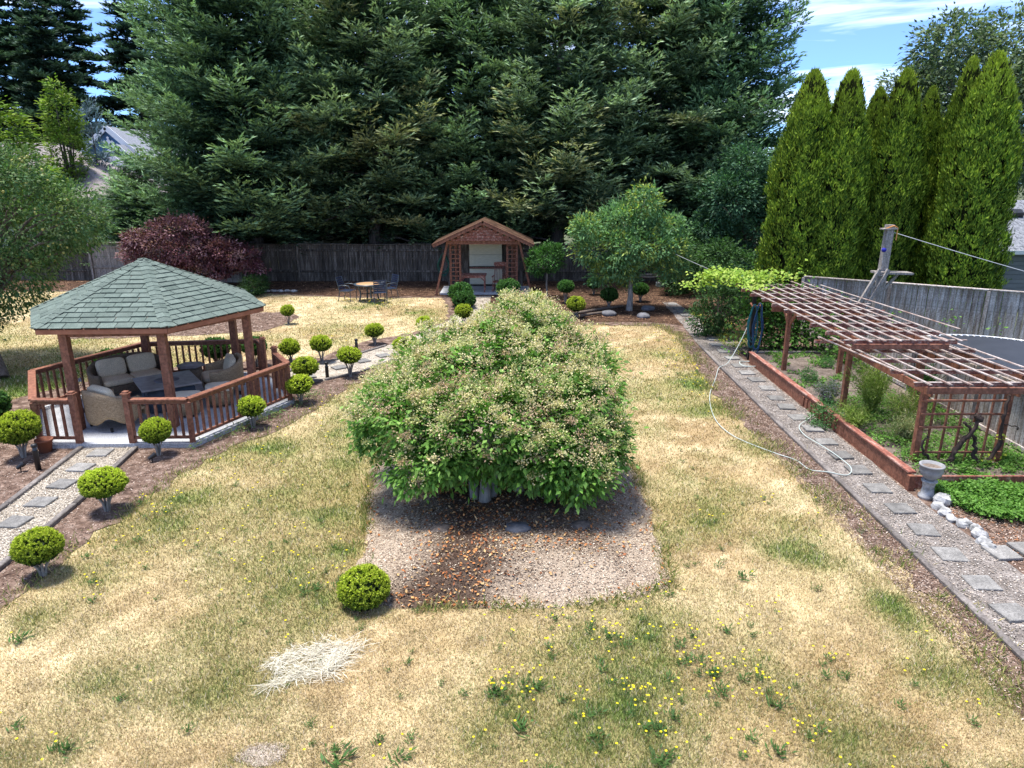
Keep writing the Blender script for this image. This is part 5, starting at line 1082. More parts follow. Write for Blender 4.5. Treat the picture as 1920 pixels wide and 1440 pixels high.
# big flowering shrub on the mound
def panicles(f, g, c, nv, sz):
    top = (nv[:, 2] > -.35) & (g.random(len(c)) < np.clip(.5 + .75 * nv[:, 2], .1, .97)); q = c[top] + nv[top] * (sz[top] * .75)[:, None] + [0, 0, .09]; m = len(q); per = 75
    j = np.repeat(np.arange(m), per); n = len(j); s = g.uniform(.035, .075, m); off = g.normal(0, 1, (n, 3)) * s[j][:, None] * [1, 1, .6]
    base = np.where(g.random((m, 1)) < .6, [[.8, .68, .4]], [[.66, .64, .3]]); base = np.where(g.random((m, 1)) < .15, [[.6, .42, .28]], base)
    cc = base[j] * g.uniform(.55, 1.3, (n, 1)); f.leaves(q[j] + off, off + g.normal(0, .04, (n, 3)) + [0, 0, .03], g.normal(0, 1, (n, 3)), g.uniform(.02, .042, n), g.uniform(.016, .03, n), cc)
LB = [(-.3, 10.9, 1.55, 1.5, 1.5, 1.05), (-1.45, 10.4, 1.4, .95, 1.0, .72), (.8, 10.3, 1.35, .88, .95, .8), (-.4, 9.75, 1.35, 1.1, .75, .7), (.2, 11.4, 2.05, 1.0, .95, .78), (-.95, 11.3, 1.85, .95, .9, .65), (.95, 11.2, 1.7, .8, .85, .7), (.15, 11.6, 2.48, .62, .65, .48), (1.2, 10.6, 1.1, .55, .8, .55), (-1.75, 11.2, 1.35, .7, .8, .5), (.75, 9.55, 1.1, .6, .5, .5), (-.9, 9.5, 1.15, .6, .5, .45), (.3, 9.4, 1.08, .45, .35, .38), (.95, 9.35, .9, .4, .35, .4), (-1.3, 9.5, .95, .5, .4, .35), (1.3, 9.9, 1.0, .4, .45, .42)]
LB = [(a, b, c_ - .02, r1, r2, r3) for a, b, c_, r1, r2, r3 in LB]
cm, cc_ = crown('c', 200, LB, 1750, 26, (.07, .135), (.038, .065), [(.13, .27, .05), (.09, .21, .035), (.2, .35, .08), (.15, .3, .05)], cr=.18, droopy=.3, shell=.34, extra=panicles, low=-.75)
bt = E('flowering_shrub_tree', 'large round multi-stemmed shrub with cream flower clusters on the central mound', 'tree', (0, 10.6, 0))
o = link('crown', cm, None, bt); o.location = (0, -10.6, 0)
tb = MB(); BS = []
for (x, y, l1, r) in [(-.55, 9.95, -.25, .075), (-.42, 9.85, .1, .09), (-.3, 10.02, .15, .06), (.1, 10.2, .0, .08), (.55, 10.1, .2, .085), (.68, 10.05, .3, .07), (.95, 9.95, .35, .06), (-.1, 10.8, -.1, .09), (.3, 11.0, .2, .08)]:
    e = (x + l1 * .6, y + .3, 1.15); tb.tube([(x, y, .1), (x + l1 * .15, y + .02, .4), (x + l1 * .3, y + .1, .75), e], [r * 1.15, r, r * .9, r * .7], 9); BS.append(e)
lm = limbs('l', BS, cc_, .03, 'bark_grey', 3, 44); tb.raw(lm.v, lm.f, True); tb.build('trunk', M['bark_grey'], bt)

# light green leafy tree at the back (pale trunk)
def fronds(f, g, c, nv, sz): pass
L1 = [(0, 0, 2.6, 1.5, 1.5, .8), (-1.3, .1, 2.5, 1.2, 1.0, .7), (1.3, 0, 2.5, 1.25, 1.0, .75), (-.2, .2, 3.5, 1.2, 1.1, .8), (.5, 0, 4.2, .7, .7, .8), (-.5, -.5, 1.9, .9, .7, .55), (1.8, -.2, 1.9, .8, .7, .5), (-1.8, 0, 3.3, .8, .7, .5), (0, 0, 1.3, .35, .4, .35), (1.6, .2, 3.3, .8, .7, .5), (-1.3, -.2, 1.5, .5, .5, .4)]
cm, cc = crown('c', 210, L1, 1150, 18, (.12, .22), (.05, .085), [(.16, .3, .13), (.12, .25, .11), (.22, .38, .15), (.18, .34, .13), (.34, .42, .1)], cr=.28, shell=.4)
t = E('leafy_tree', 'light green leafy tree with pale mottled trunk in the back mulch bed', 'tree', (4.45, 26.9, 0)); t.scale = (.84, .84, .93); link('crown', cm, None, t)
m = MB(); m.tube([(0, -.3, 0), (.05, -.2, .6), (.0, -.05, 1.3), (.1, 0, 2.2)], [.16, .12, .11, .08], 9); l_ = limbs('l', [(.1, 0, 1.9), (0, 0, 1.4)], cc, .04, 'bark_grey', 4, 34); m.raw(l_.v, l_.f, True); link('trunk', m.mesh('trunk', M['bark_grey']), None, t)

cm, cc = crown('c', 211, [(0, 0, 1.62, .75, .7, .5), (.25, 0, 1.95, .4, .4, .35), (-.35, 0, 1.3, .4, .4, .3)], 170, 18, (.08, .14), (.045, .07), [(.06, .16, .035), (.09, .21, .05), (.05, .12, .03)], cr=.17)
t = E('young_tree', 'small standard tree with glossy leaves just right of the shelter', 'tree', (1.38, 29.6, 0)); link('crown', cm, None, t)
m = MB(); m.tube([(.1, 0, 0), (.06, 0, .6), (.1, 0, 1.2)], [.04, .035, .03], 7); l_ = limbs('l', [(.08, 0, 1.1)], cc, .02, 'bark_grey', 5, 10); m.raw(l_.v, l_.f, True); link('trunk', m.mesh('trunk', M['bark_grey']), None, t)

# purple maple
L2 = [(0, 0, 1.9, 2.0, 1.6, .9), (-1.5, 0, 1.7, 1.2, 1.1, .75), (1.5, -.1, 1.6, 1.3, 1.1, .7), (0, -.4, 2.6, 1.3, 1.1, .6), (2.5, -.2, 1.5, .7, .7, .4), (.9, -.4, 1.0, 1.2, .9, .4), (-1.6, -.5, 2.3, .7, .7, .4), (3.0, -.3, 1.15, .5, .6, .25)]
cm, cc = crown('c', 212, L2, 1050, 22, (.09, .17), (.05, .08), [(.12, .045, .055), (.19, .09, .105), (.08, .03, .04), (.27, .16, .175)], cr=.22, droopy=.25, shell=.4)
t = E('purple_maple', 'spreading purple-leaved maple behind the gazebo roof', 'tree', (-14.2, 31.2, 0)); link('crown', cm, None, t)
l_ = limbs('l', [(0, 0, .1), (.2, .1, .3), (-.2, 0, .3)], cc, .06, 'bark', 6, 26); link('trunk', l_.mesh('trunk', M['bark']), None, t)

# apple tree at the left
L3 = [(-.3, 0, 3.0, 2.3, 2.3, 1.9), (1.4, .3, 3.9, 1.8, 1.6, 1.2), (-.5, 0, 4.7, 2.3, 1.8, 1.2), (2.2, .8, 3.9, 1.0, 1.1, .9), (1.0, -.5, 4.9, 1.6, 1.4, .9), (-1, -1.2, 2.0, 1.4, 1.0, 1.0), (.2, -1.6, 1.6, 1.2, .8, .7), (0, -1.4, .9, .7, .6, .5), (-1, 0, 6.2, 1.0, .9, 1.4), (-.3, .2, 5.2, .9, .8, .7)]
APL = []
def apples(f, g, c, nv, sz): APL.append(c[g.random(len(c)) < .2])
cm, cc = crown('c', 213, L3, 2500, 20, (.07, .14), (.035, .06), [(.085, .15, .05), (.055, .12, .035), (.12, .19, .065), (.07, .15, .06), (.17, .22, .09)], cr=.26, droopy=.1, shell=.32, extra=apples)
t = E('apple_tree', 'spreading apple tree with small pale yellow apples at the left frame edge', 'tree', (-14.1, 18.6, 0)); link('crown', cm, None, t)
m = MB(); m.tube([(1.1, -1.3, 0), (.8, -1.0, .6), (.4, -.5, 1.3), (.1, 0, 2.2)], [.24, .19, .17, .13], 10); l_ = limbs('l', [(.1, 0, 2.2), (.4, -.5, 1.4), (.3, -.2, 1.8)], cc, .07, 'bark', 7, 44); m.raw(l_.v, l_.f, True); link('trunk', m.mesh('trunk', M['bark']), None, t)
M['apple'] = surf('apple', [(.3, (.42, .4, .1)), (.7, (.5, .45, .16))], 4, rough=.4, bump=0)
g = rng(3); m = MB(); q = APL[0]; q = q[np.argsort(q[:, 1])][:330]
for p in q: r = g.uniform(.028, .042); m.blob(p + g.normal(0, .08, 3) + [0, -.1, -.05], (r, r, r * .95), 1, 6, 4, 0)
o = link('apples', m.mesh('apples', M['apple']), None, t); o['kind'] = 'stuff'

# shrubs in front of the right conifers (dark laurel mass)
cm, cc = crown('c', 214, [(0, 0, 2.0, 2.2, 1.8, 2.0), (-1.2, -.4, 3.8, 1.4, 1.2, 1.4), (1.3, 0, 3.9, 1.6, 1.3, 1.6), (2.3, .2, 2.0, 1.2, 1.2, 1.6), (-1.8, 0, 2.2, 1.3, 1.2, 1.5), (0, -.6, 1.0, 1.8, 1.0, .9), (-.6, 0, 5.3, .9, .9, .9), (2.3, .4, 5.0, 1.0, 1, 1.0)], 2100, 18, (.12, .22), (.05, .09), [(.05, .12, .06), (.035, .09, .045), (.08, .17, .085), (.1, .2, .11)], cr=.3, droopy=.15, shell=.35)
t = E('laurel_tree', 'dense dark green leafy tree between the conifers and the hedge', 'tree', (10.8, 32.3, 0)); link('crown', cm, None, t); link('trunk', limbs('l', [(0, 0, 0), (.5, .2, 0)], cc, .1, 'bark', 8, 26).mesh('trunk', M['bark']), None, t)
cm2, cc = crown('c', 215, [(0, 0, .9, .8, .7, .8), (.5, .2, 1.5, .5, .5, .5), (-.5, 0, .6, .5, .5, .5)], 330, 16, (.06, .12), (.035, .06), [(.05, .11, .035), (.08, .16, .05), (.04, .09, .03)], cr=.18)
for (x, y, s, l) in [(6.6, 22.3, (1, 1, 1.1), 'loose green shrub behind the hose post'), (8.6, 26.5, (1.6, 1.5, 1.3), 'dark green shrub below the hedge near the vine'), (7.4, 30.8, (1.5, 1.4, 1.3), 'dark green shrub in shade under the laurel tree'), (-11.0, 30.4, (.9, .8, .5), 'low yellow-green shrub beside the big conifer trunk')]:
    t = E('garden_shrub', l, 'shrub', (x, y, 0), x, 'loose garden shrubs'); t.scale = s; link('foliage', cm2, None, t); link('stems', limbs('l', [(0, 0, 0)], cc, .03, 'bark', 9, 10).mesh('stems', M['bark']), None, t)

# birch-like trees beyond the hedge
BL = [(0, 0, 8.6, 3.2, 3, 3.2), (-1.6, 0, 10.8, 1.9, 1.8, 1.7), (1.3, 0, 11.2, 1.8, 1.7, 1.7), (2.6, 0, 7.6, 2.2, 2, 2.2), (-2.6, 0, 7.2, 2.0, 2, 2.2), (0, 0, 5.4, 3.2, 2.6, 2.2), (3.2, 0, 10.0, 1.5, 1.5, 1.4), (-3.4, 0, 9.0, 1.2, 1.2, 1.1)]
cm, cc = crown('c', 216, BL, 2300, 14, (.16, .3), (.08, .14), [(.12, .17, .09), (.17, .22, .12), (.08, .13, .07), (.22, .28, .16)], cr=.42, shell=.6, droopy=.2)
tk = limbs('l', [(0, 0, 3), (0, 0, 5), (.2, 0, 6.5)], cc, .12, 'bark_grey', 10, 30); tk.tube([(0, 0, 0), (.1, 0, 3), (0, 0, 6.6)], [.3, .24, .14], 10); tk = tk.mesh('trunk', M['bark_grey'])
for (x, y, rz, s, l) in [(25.2, 41, 0, (1.15, 1.15, 1.04), 'tall grey-green broadleaf tree behind the hedge at the upper right'), (32.2, 42, 2.0, (1.1, 1.1, 1.05), 'tall grey-green broadleaf tree at the right frame edge'), (17.6, 47, 1.1, (.42, .42, .62), 'thin wispy tree top showing above the left hedge tops')]: tree('broadleaf_tree', l, (x, y, 0), cm, tk, rz, s, 'broadleaf trees beyond the hedge')
cm, cc = crown('c', 217, [(0, 0, 6.0, 1.0, 1, 2.4), (0, 0, 8.2, .8, .8, 1.6), (.3, 0, 4.2, 1.2, 1.2, 1.6), (0, 0, 9.6, .45, .45, .9)], 420, 16, (.14, .26), (.07, .12), [(.2, .3, .04), (.27, .36, .06), (.14, .24, .035)], cr=.3)
tk = limbs('l', [(0, 0, 0), (0, 0, 3)], cc, .08, 'bark', 11, 14).mesh('trunk', M['bark'])
for (x, y, s, l) in [(-28.0, 47, (1.15, 1.15, 1.02), 'narrow lime green tree left of the big spruce'), (-27.2, 40, (1.9, 1.6, .84), 'feathery yellow-green tree above the apple tree'), (-24.6, 39, (1.2, 1.2, .52), 'yellow-green bushy tree between the apple tree and the blue house'), (-30.5, 40, (1.7, 1.5, .8), 'yellow-green tree at the left frame edge above the apple tree')]: tree('lime_tree', l, (x, y, 0), cm, tk, x, s, 'yellow-green trees on the left')

# arborvitae hedge
def arbor(seed, H, Rr):
    g = rng(seed); n = 4300; u = g.random(n) ** .85; z = .1 + u * (H - .1); a = g.uniform(0, 6.283, n)
    prof = np.minimum(1, ((1.0 - u) * 2.4) ** .66) * (1.12 - .2 * np.minimum(1, u * 2.2)); pu = fbm(a * 1.25 + 40, z, .75, seed + 3, 2); pf = fbm(a * 1.25 + 70, z * .8, .2, seed + 9, 2); r = Rr * prof * (.56 + .4 * pu + .46 * pf)
    c = np.stack([np.cos(a) * r, np.sin(a) * r, z], -1); nv = np.stack([np.cos(a), np.sin(a), np.full(n, .35)], -1)
    per = 13; j = np.repeat(np.arange(n), per); m = len(j); ff = Fol(); off = g.normal(0, .06, (m, 3)); sp = np.stack([-np.sin(a), np.cos(a), 0 * a], -1)[j]
    ang = g.normal(0, .55, m); d = np.stack([0 * ang, 0 * ang, np.cos(ang)], -1) + sp * np.sin(ang)[:, None] + nv[j] * g.uniform(.1, .8, m)[:, None]
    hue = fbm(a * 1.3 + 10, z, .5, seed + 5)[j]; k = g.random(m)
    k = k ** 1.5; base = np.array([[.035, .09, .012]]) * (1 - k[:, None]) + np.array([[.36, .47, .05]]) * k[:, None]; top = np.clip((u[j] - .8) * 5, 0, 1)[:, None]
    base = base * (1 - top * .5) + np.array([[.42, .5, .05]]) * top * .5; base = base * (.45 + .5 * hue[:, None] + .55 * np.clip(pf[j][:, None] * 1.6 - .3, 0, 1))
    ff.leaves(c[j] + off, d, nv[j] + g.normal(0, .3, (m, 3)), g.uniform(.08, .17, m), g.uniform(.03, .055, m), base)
    # inner twigs
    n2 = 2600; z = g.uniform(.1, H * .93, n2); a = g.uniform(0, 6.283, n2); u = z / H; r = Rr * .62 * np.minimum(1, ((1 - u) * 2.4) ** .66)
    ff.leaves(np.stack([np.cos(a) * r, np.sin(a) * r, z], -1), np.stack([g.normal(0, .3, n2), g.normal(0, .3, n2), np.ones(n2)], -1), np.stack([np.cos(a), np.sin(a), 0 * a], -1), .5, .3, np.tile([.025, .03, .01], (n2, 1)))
    return ff.mesh('crown', M['needle'])
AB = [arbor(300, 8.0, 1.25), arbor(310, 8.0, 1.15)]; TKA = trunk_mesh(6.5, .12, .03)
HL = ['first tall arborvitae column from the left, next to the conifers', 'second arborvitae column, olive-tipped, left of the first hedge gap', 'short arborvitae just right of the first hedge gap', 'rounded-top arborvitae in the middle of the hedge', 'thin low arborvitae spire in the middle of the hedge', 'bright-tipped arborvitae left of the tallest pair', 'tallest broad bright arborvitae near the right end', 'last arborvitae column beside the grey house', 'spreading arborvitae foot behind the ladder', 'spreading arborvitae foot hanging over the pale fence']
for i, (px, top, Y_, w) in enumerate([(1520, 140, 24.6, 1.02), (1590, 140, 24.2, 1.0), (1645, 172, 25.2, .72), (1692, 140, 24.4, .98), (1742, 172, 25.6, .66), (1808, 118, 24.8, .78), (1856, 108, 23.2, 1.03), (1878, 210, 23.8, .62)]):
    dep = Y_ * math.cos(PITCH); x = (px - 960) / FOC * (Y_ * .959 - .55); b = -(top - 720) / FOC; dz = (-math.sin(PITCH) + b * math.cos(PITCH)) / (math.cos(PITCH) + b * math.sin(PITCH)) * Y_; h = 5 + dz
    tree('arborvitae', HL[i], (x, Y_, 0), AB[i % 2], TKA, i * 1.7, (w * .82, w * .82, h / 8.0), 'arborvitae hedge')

# clipped topiary balls
def ball(seed, n=700, per=14, LLs=(.03, .055), dk=False, sr=.06):
    g = rng(seed); u = unit(g.normal(0, 1, (n, 3))); bump = fbm(u[:, 0] * 2 + u[:, 2], u[:, 1] * 2 - u[:, 2], .5, seed); r = (1 - .1 * g.random(n) ** 2) * (.88 + .2 * bump)
    q = u * r[:, None] * [.5, .5, .4]; q[:, 2] = np.where(q[:, 2] < 0, q[:, 2] * .82, q[:, 2]); j = np.repeat(np.arange(n), per); m = len(j); sd = unit(u * .7 + [0, 0, .6])
    t = g.random(m); p = q[j] + sd[j] * ((t - .6) * sr * 1.7)[:, None] + g.normal(0, sr * .16, (m, 3)); d = sd[j] * .7 + g.normal(0, .6, (m, 3))
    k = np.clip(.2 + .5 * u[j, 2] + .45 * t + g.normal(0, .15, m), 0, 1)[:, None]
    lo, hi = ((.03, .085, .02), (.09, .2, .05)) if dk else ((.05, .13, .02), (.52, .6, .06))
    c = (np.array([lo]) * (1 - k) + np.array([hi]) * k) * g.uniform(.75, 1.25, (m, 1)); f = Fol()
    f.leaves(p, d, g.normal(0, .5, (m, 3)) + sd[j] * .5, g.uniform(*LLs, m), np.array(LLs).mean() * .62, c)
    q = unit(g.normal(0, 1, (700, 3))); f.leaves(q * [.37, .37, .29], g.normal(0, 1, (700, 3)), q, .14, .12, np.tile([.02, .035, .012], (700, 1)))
    return f.mesh('foliage', M['leaf'])
BN = [ball(400 + i, 1100, 15, (.03, .055), sr=.055) for i in range(2)]; BF = [ball(410 + i, 420, 11, (.05, .09), sr=.08) for i in range(2)]; BD = ball(420, 330, 11, (.08, .13), dk=True, sr=.1)
def stems(seed, h, w):
    g = rng(seed); m = MB()
    for k in range(6): a = k * 1.05 + g.normal() * .3; m.tube([(math.cos(a) * .02, math.sin(a) * .02, 0), (math.cos(a) * w * .08, math.sin(a) * w * .08, h * .45), (math.cos(a) * w * .24, math.sin(a) * w * .24, h)], [w * .035, w * .027, w * .018], 6)
    return m
TP = [(-6.07, 8.12, .66, .2, 'N', 'nearest lime topiary ball at the lower left beside the gravel walk'), (-6.24, 9.95, .64, .26, 'N', 'second lime topiary ball along the gravel walk, in front of the gazebo entry'),
 (-6.52, 12.2, .56, .3, 'N', 'lime topiary ball standing before the gazebo rail right of the entry'), (-5.3, 13.7, .58, .26, 'F', 'lime topiary ball at the middle of the gazebo right-hand rail'), (-4.78, 15.3, .58, .26, 'F', 'lime topiary ball just beyond the right corner of the gazebo rail'),
 (-5.13, 17.0, .6, .2, 'F', 'low lime topiary ball behind the gazebo rail corner'), (-6.1, 18.95, .55, .25, 'F', 'lime topiary ball nearest the gazebo back exit'), (-5.24, 18.95, .55, .35, 'F', 'vase-stemmed lime topiary ball at the far side of the pale trail'), (-4.14, 17.5, .62, .36, 'F', 'long-stemmed lime topiary ball on the lawn side of the pale trail'),
 (-4.18, 21.1, .56, .25, 'F', 'lime topiary ball on the back lawn edge, between trail and patio table'), (-2.85, 22.7, .58, .15, 'F', 'stemless-looking lime topiary ball left of the big shrub top'), (-3.0, 19.3, .6, .2, 'F', 'lime topiary ball half hidden by the left edge of the big shrub'), (-1.65, 23.9, .58, .3, 'F', 'lime topiary ball above the big shrub, left of the shelter axis'),
 (-.29, 25.7, .58, .1, 'F', 'lime topiary ball just above the top of the big shrub'), (.92, 27.0, .62, .25, 'F', 'green topiary ball right of the shelter slab'), (2.3, 25.2, .64, .3, 'F', 'bright topiary ball beside the fallen branches'), (.97, 24.9, .6, .12, 'F', 'lime topiary ball behind the right top of the big shrub'),
 (-8.95, 12.1, .72, .34, 'N', 'yellowish topiary ball left of the gazebo entry beside the path light'), (-7.75, 24.2, .5, .3, 'F', 'small lime ball in the mulch patch right of the gazebo roof edge')]
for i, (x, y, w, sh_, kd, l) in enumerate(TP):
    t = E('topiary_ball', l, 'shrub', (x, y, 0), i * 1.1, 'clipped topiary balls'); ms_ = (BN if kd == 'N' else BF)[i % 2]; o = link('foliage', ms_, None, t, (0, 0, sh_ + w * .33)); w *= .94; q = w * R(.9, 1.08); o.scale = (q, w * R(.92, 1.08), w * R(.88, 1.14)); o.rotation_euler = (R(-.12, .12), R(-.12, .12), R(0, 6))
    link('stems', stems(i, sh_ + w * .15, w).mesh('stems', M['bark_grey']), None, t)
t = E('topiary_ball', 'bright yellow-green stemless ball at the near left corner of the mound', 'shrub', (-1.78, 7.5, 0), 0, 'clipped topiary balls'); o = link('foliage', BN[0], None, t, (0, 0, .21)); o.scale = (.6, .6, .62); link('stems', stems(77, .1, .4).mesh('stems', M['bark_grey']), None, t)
for i, (x, y, w, sh_, l) in enumerate([(-2.0, 27.6, .85, .25, 'dark glossy shrub before the left lattice of the shelter, upper ball'), (-1.85, 27.1, .8, -.02, 'dark glossy shrub before the left lattice of the shelter, lower ball'), (-.15, 28.2, .85, .3, 'dark green shrub before the right lattice of the shelter'), (-.05, 27.4, .8, .0, 'glossy green shrub in front of the dark one by the right lattice'),
  (2.15, 28.3, .6, .45, 'dark flat-topped shrub on crooked stems right of the young tree'), (3.5, 30.3, .55, .3, 'dark small ball shrub in deep shade behind the branches'), (3.75, 27.2, .62, .3, 'dark ball shrub left of the light green tree trunk'), (5.2, 28.6, .6, .3, 'dark ball shrub behind the pale trunk of the light green tree'),
  (-10.55, 12.5, .8, .1, 'dark green ball shrub at the left edge, nearer one'), (-10.9, 14.0, .75, .1, 'dark green ball shrub at the left edge, farther one'), (-9.9, 16.9, .7, .3, 'dark shrub behind the left back gazebo rail'), (-7.9, 18.4, .65, .3, 'dark shrub behind the middle back gazebo rail'), (-6.9, 18.5, .6, .35, 'dark shrub behind the right end of the back gazebo rail')]):
    t = E('dark_shrub', l, 'shrub', (x, y, 0), i, 'dark clipped shrubs'); o = link('foliage', BD, None, t, (0, 0, max(sh_, .05) + w * .35)); o.scale = (w, w, w); link('stems', stems(i + 30, max(sh_, .05) + w * .15, w).mesh('stems', M['bark_grey']), None, t)

# ground cover, vines and bed plants
def patch(name, poly, n, hz, LL, LW, cols, seed, lab=None, cat=None, dens=.4, lean=.9, mat='leaf'):
    g = rng(seed); P = np.array(poly); x = g.uniform(P[:, 0].min(), P[:, 0].max(), n); y = g.uniform(P[:, 1].min(), P[:, 1].max(), n); e = g.normal(0, .06, (2, n))
    ok = inpoly(x + e[0], y + e[1], poly) & (fbm(x, y, .4, seed) > dens); x = x[ok]; y = y[ok]; n = len(x); hh = hz[0] + (hz[1] - hz[0]) * fbm(x, y, .35, seed + 1) ** .8 * g.random(n) ** .5
    f = Fol(); f.leaves(np.stack([x, y, hh], -1), g.normal(0, 1, (n, 3)) * [1, 1, .5], np.stack([g.normal(0, lean * .5, n), g.normal(0, lean * .5, n), np.ones(n)], -1), g.uniform(*LL, n), g.uniform(*LW, n), np.array(cols)[g.integers(0, len(cols), n)] * g.uniform(.7, 1.25, (n, 1)))
    o = link(name, f.mesh(name, M[mat]), None, None); o['kind'] = 'stuff'
    if lab: tag(o, lab, cat)
    return o
MINT = [(.12, .26, .04), (.09, .21, .035), (.16, .31, .06)]
patch('mint_cover', [(6.85, 10.75), (6.8, 10.3), (6.95, 9.9), (7.2, 9.6), (7.6, 9.5), (9.2, 9.1), (9.25, 12.0), (7.2, 12.0)], 34000, (.02, .3), (.04, .075), (.025, .042), MINT, 501, 'bright green leafy ground cover spreading right of the concrete urn', 'ground cover', .2)
patch('bed_weeds', [(6.7, 11), (9.1, 11), (9.1, 15.5), (7.2, 15.0), (6.8, 13.5)], 16000, (.17, .4), (.04, .09), (.02, .035), MINT + [(.2, .26, .1)], 502, 'mixed low green plants covering the near half of the raised bed', 'plants', .38)
patch('bed_weeds', [(6.8, 16), (9.1, 15.5), (9.1, 19.5), (6.8, 19.5)], 5000, (.17, .26), (.05, .1), (.03, .06), MINT, 503, 'scattered seedlings on the bare soil of the far raised bed', 'plants', .62)
patch('path_weeds', [(6.3, 19.5), (7.3, 20.5), (7.6, 24), (6.6, 26), (6.4, 22)], 5000, (.02, .2), (.05, .1), (.02, .03), [(.3, .36, .08), (.2, .28, .06), (.5, .45, .05)], 504, 'yellow-green weeds along the far right side of the gravel path', 'weeds', .52)
patch('hedge_ivy', [(9.5, 22), (14.5, 18.6), (14.6, 18.75), (9.6, 22.2)], 2400, (.5, 1.5), (.08, .14), (.05, .09), MINT, 505, 'sparse ivy sprigs clinging to the pale fence', 'ivy', .58)
g = rng(520)
def feather(name, lab, cat, x, y, h, w, n, cols, z0=.16, st=30, fine=.012, LLs=(.05, .12)):
    g = rng(int(x * 100 + y)); f = Fol(); a = g.uniform(0, 6.283, st); rr = g.uniform(.1, 1, st) * w; tip = np.stack([np.cos(a) * rr, np.sin(a) * rr, h * g.uniform(.55, 1.05, st)], -1)
    j = g.integers(0, st, n); t = g.random(n); p = tip[j] * t[:, None] ** [1.6]; p[:, 2] = tip[j][:, 2] * t; p = p + g.normal(0, .03 + .05 * w, (n, 3)) * (.3 + t[:, None])
    d = tip[j] * .5 + g.normal(0, .45, (n, 3)); f.leaves(p + [0, 0, z0 * 0], d, g.normal(0, 1, (n, 3)), g.uniform(*LLs, n), fine, np.array(cols)[g.integers(0, len(cols), n)] * g.uniform(.7, 1.3, (n, 1)))
    for k in range(12):
        tt = (np.arange(st) * 0 + k / 12); p0 = tip * (tt[:, None] ** 1.6); p0[:, 2] = tip[:, 2] * tt; p1 = tip * ((tt + 1 / 12)[:, None] ** 1.6); p1[:, 2] = tip[:, 2] * (tt + 1 / 12)
        f.leaves(p0, p1 - p0, np.tile([0, 1, .2], (st, 1)), np.linalg.norm(p1 - p0, axis=1) * 1.1, .01, np.tile(cols[0], (st, 1)))
    o = link(name, f.mesh(name, M['leaf']), None, None, (x, y, z0)); tag(o, lab, cat); return o
ASP = [(.24, .34, .06), (.17, .27, .05), (.34, .4, .12)]
feather('asparagus_fern', 'tall feathery lime asparagus plant leaning at the second front post', 'plant', 7.4, 13.9, 1.25, .55, 9000, ASP, st=36)
feather('asparagus_fern', 'arching feathery yellow-green plant hanging over the raised bed board', 'plant', 6.72, 13.1, .42, .5, 3000, ASP, z0=.25, st=30)
feather('asparagus_fern', 'lower feathery plant in the middle of the near bed', 'plant', 7.75, 13.2, .75, .5, 4500, ASP + [(.4, .36, .18)])
feather('herb_bush', 'grey-green lavender bush by the bed board', 'plant', 6.95, 14.9, .45, .38, 3500, [(.18, .22, .15), (.12, .18, .1), (.3, .28, .32)])
feather('herb_bush', 'pale seeding herb clump near the trellis', 'plant', 7.35, 12.5, .5, .42, 3600, [(.3, .32, .14), (.2, .27, .1), (.4, .36, .2)])
t = feather('onion_clump', 'dark green spiky clump against the low fence', 'plant', 8.8, 14.6, .8, .3, 1500, [(.05, .12, .03), (.07, .16, .04)], LLs=(.15, .35), fine=.016)
cm3, _ = crown('c', 530, [(0, 0, .22, .36, .34, .24), (.1, .1, .4, .22, .2, .14)], 110, 15, (.035, .06), (.02, .035), [(.07, .17, .05), (.11, .23, .08)], cr=.09)
for (x, y, s, l) in [(6.42, 13.75, 1.0, 'round green rose-like bush growing at the foot of the raised bed board'), (7.2, 16.6, .6, 'broad-leaved seedling in the middle of the bare bed'), (8.2, 17.9, .5, 'small green seedling near the back of the bare bed')]:
    o = link('small_bush', cm3, None, None, (x, y, 0 if x < 6.5 else .16)); o.scale = (s,) * 3; tag(o, l, 'plant', 'small leafy plants at the raised bed')
# grape vine over the far pergola end
g = rng(540); f = Fol()
def vine_leaves(f, c, sd, n, LLs, cols):
    p = np.array(c) + g.normal(0, 1, (n, 3)) * sd; f.leaves(p, g.normal(0, 1, (n, 3)) * [1, 1, .4] + [0, 0, -.3], np.stack([g.normal(0, .5, n), g.normal(0, .5, n) - .3, np.ones(n)], -1), g.uniform(*LLs, n), g.uniform(*LLs, n) * .95, np.array(cols)[g.integers(0, len(cols), n)] * g.uniform(.75, 1.2, (n, 1)))
LIME = [(.3, .44, .06), (.24, .38, .05), (.4, .5, .1)]; VG = [(.09, .2, .035), (.13, .26, .05), (.06, .14, .03)]
for (c, s, n) in [((6.6, 20.3, 2.12), (.35, .4, .07), 420), ((6.1, 20.5, 2.25), (.28, .3, .08), 260), ((5.75, 20.9, 2.1), (.25, .25, .09), 160), ((5.3, 20.6, 1.9), (.25, .2, .05), 60), ((7.2, 20.6, 2.2), (.35, .25, .08), 190), ((6.6, 19.5, 2.05), (.2, .4, .04), 90), ((8.3, 20.6, 2.25), (.06, .1, .15), 26), ((7.9, 21, 2.1), (.3, .2, .08), 60)]: vine_leaves(f, c, s, n, (.07, .13), LIME)
for (c, s, n) in [((7.2, 20.0, 1.1), (.4, .16, .45), 1300), ((8.0, 20.0, 1.0), (.45, .16, .45), 1300), ((8.8, 19.6, .8), (.3, .35, .4), 900), ((6.85, 20.0, 1.4), (.15, .12, .3), 260), ((7.6, 19.8, .4), (.6, .25, .2), 700), ((8.9, 18.4, .45), (.2, .5, .25), 500)]: vine_leaves(f, c, s, n, (.06, .12), VG)
vn = E('grape_vine', 'grape vine covering the far pergola end with bright lime leaves on top', 'vine', (7.4, 20.2, 0)); o = link('foliage', f.mesh('foliage', M['leaf']), None, vn, (-7.4, -20.2, 0))
m = MB()
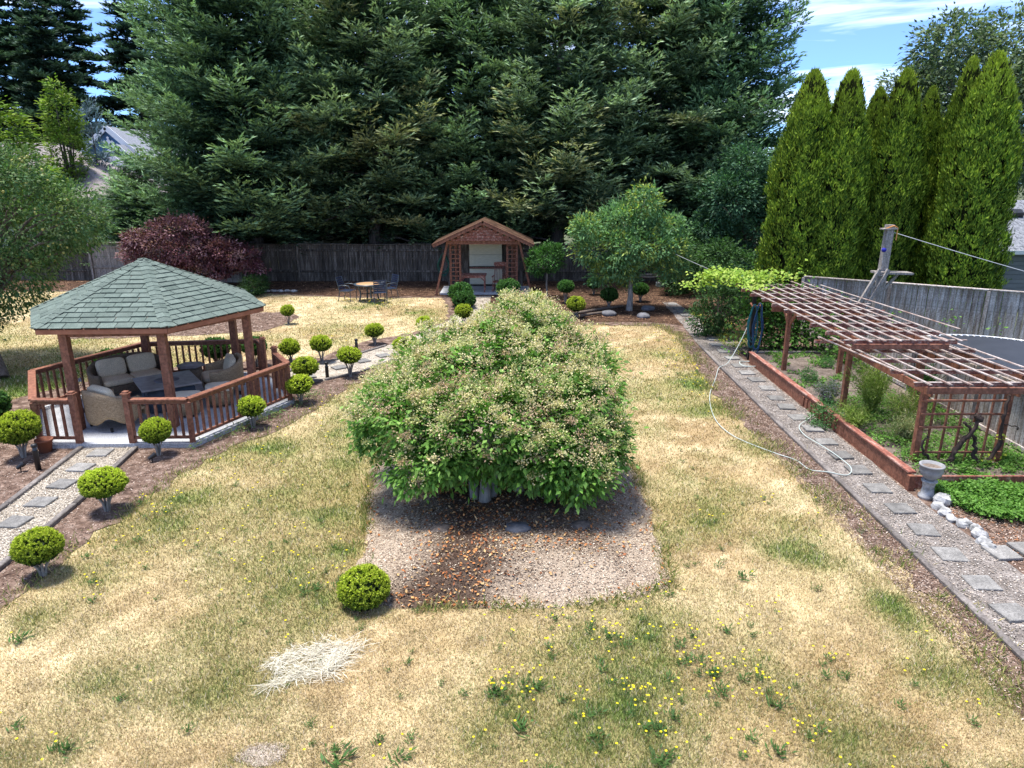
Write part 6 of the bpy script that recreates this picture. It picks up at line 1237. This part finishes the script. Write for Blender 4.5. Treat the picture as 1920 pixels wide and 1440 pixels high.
for k in range(9): x = 6.8 + k * .27; m.tube(smooth([(x, 20.0, .1), (x + R(-.1, .1), 19.98, .7), (x + R(-.2, .2), 20, 1.3), (x + R(-.2, .2), 20.1, 1.95)]), .014, 5)
m.build('stems', M['bark'], vn)
tr2 = E('back_trellis', 'redwood trellis mostly hidden in vine leaves at the far bed end', 'trellis', (7.7, 20.12, 0))
for k in range(5): bm('crossbar', (6.95, 20.12, .35 + k * .33), (8.4, 20.12, .35 + k * .33), .03, .035, 'redwood', tr2, .003)
for k in range(6): bm('upright', (7.0 + k * .26, 20.15, .1), (7.0 + k * .26, 20.15, 1.75), .035, .03, 'redwood', tr2, .003)
# gnarled grape trunks on the front trellis
gv = E('gnarled_vine', 'bare dark gnarled grape trunks twisting up the front trellis', 'vine', (7.8, 11.4, 0)); m = MB(); g = rng(9)
def gn(pts, r0, r1):
    q = smooth(pts, 5); q = [p + Vector(g.normal(0, .012, 3)) for p in q]; n = len(q); m.tube(q, [(r0 + (r1 - r0) * k / (n - 1)) * g.uniform(.75, 1.3) for k in range(n)], 7)
gn([(7.65, 11.35, 0), (7.6, 11.4, .25), (7.68, 11.42, .5), (7.85, 11.4, .75), (7.95, 11.4, 1.0)], .05, .03); gn([(7.65, 11.38, .3), (7.4, 11.4, .2), (7.15, 11.42, .32), (7.05, 11.4, .55), (7.12, 11.4, .7)], .028, .015)
gn([(8.1, 11.32, .02), (8.0, 11.4, .35), (7.95, 11.42, .6), (7.8, 11.42, .85), (7.7, 11.42, .95)], .04, .02); gn([(8.1, 11.34, .1), (8.3, 11.4, .35), (8.38, 11.4, .75), (8.35, 11.4, 1.1), (8.4, 11.45, 1.45)], .042, .02); gn([(7.95, 11.4, 1.0), (7.88, 11.42, 1.06), (8.02, 11.42, 1.02)], .05, .03); gn([(8.36, 11.4, .9), (8.6, 11.38, .86), (8.66, 11.4, .8)], .012, .006)
m.build('vine_trunk', M['bark_dark'], gv)
f = Fol(); p = np.array([[8.35, 11.38, .72], [8.4, 11.36, .35], [8.3, 11.36, .2], [7.3, 11.3, .12], [8.12, 11.3, .3]]); p = np.repeat(p, 9, 0) + g.normal(0, .04, (45, 3)); f.leaves(p, g.normal(0, 1, (45, 3)), g.normal(0, 1, (45, 3)), .05, .045, np.tile([.4, .45, .06], (45, 1))); o = link('foliage', f.mesh('foliage', M['leaf']), None, gv, (-7.8, -11.4, 0))
# low plants by the gazebo slab
patch('slab_weeds', [(-6.0, 12.3), (-4.9, 14.3), (-4.4, 15.9), (-4.8, 16.2), (-5.2, 14.7), (-6.1, 12.5)], 5200, (.02, .2), (.04, .09), (.015, .025), [(.1, .19, .05), (.16, .24, .07), (.3, .32, .12)], 506, 'low weeds growing along the gazebo slab beside the lawn', 'weeds', .48)
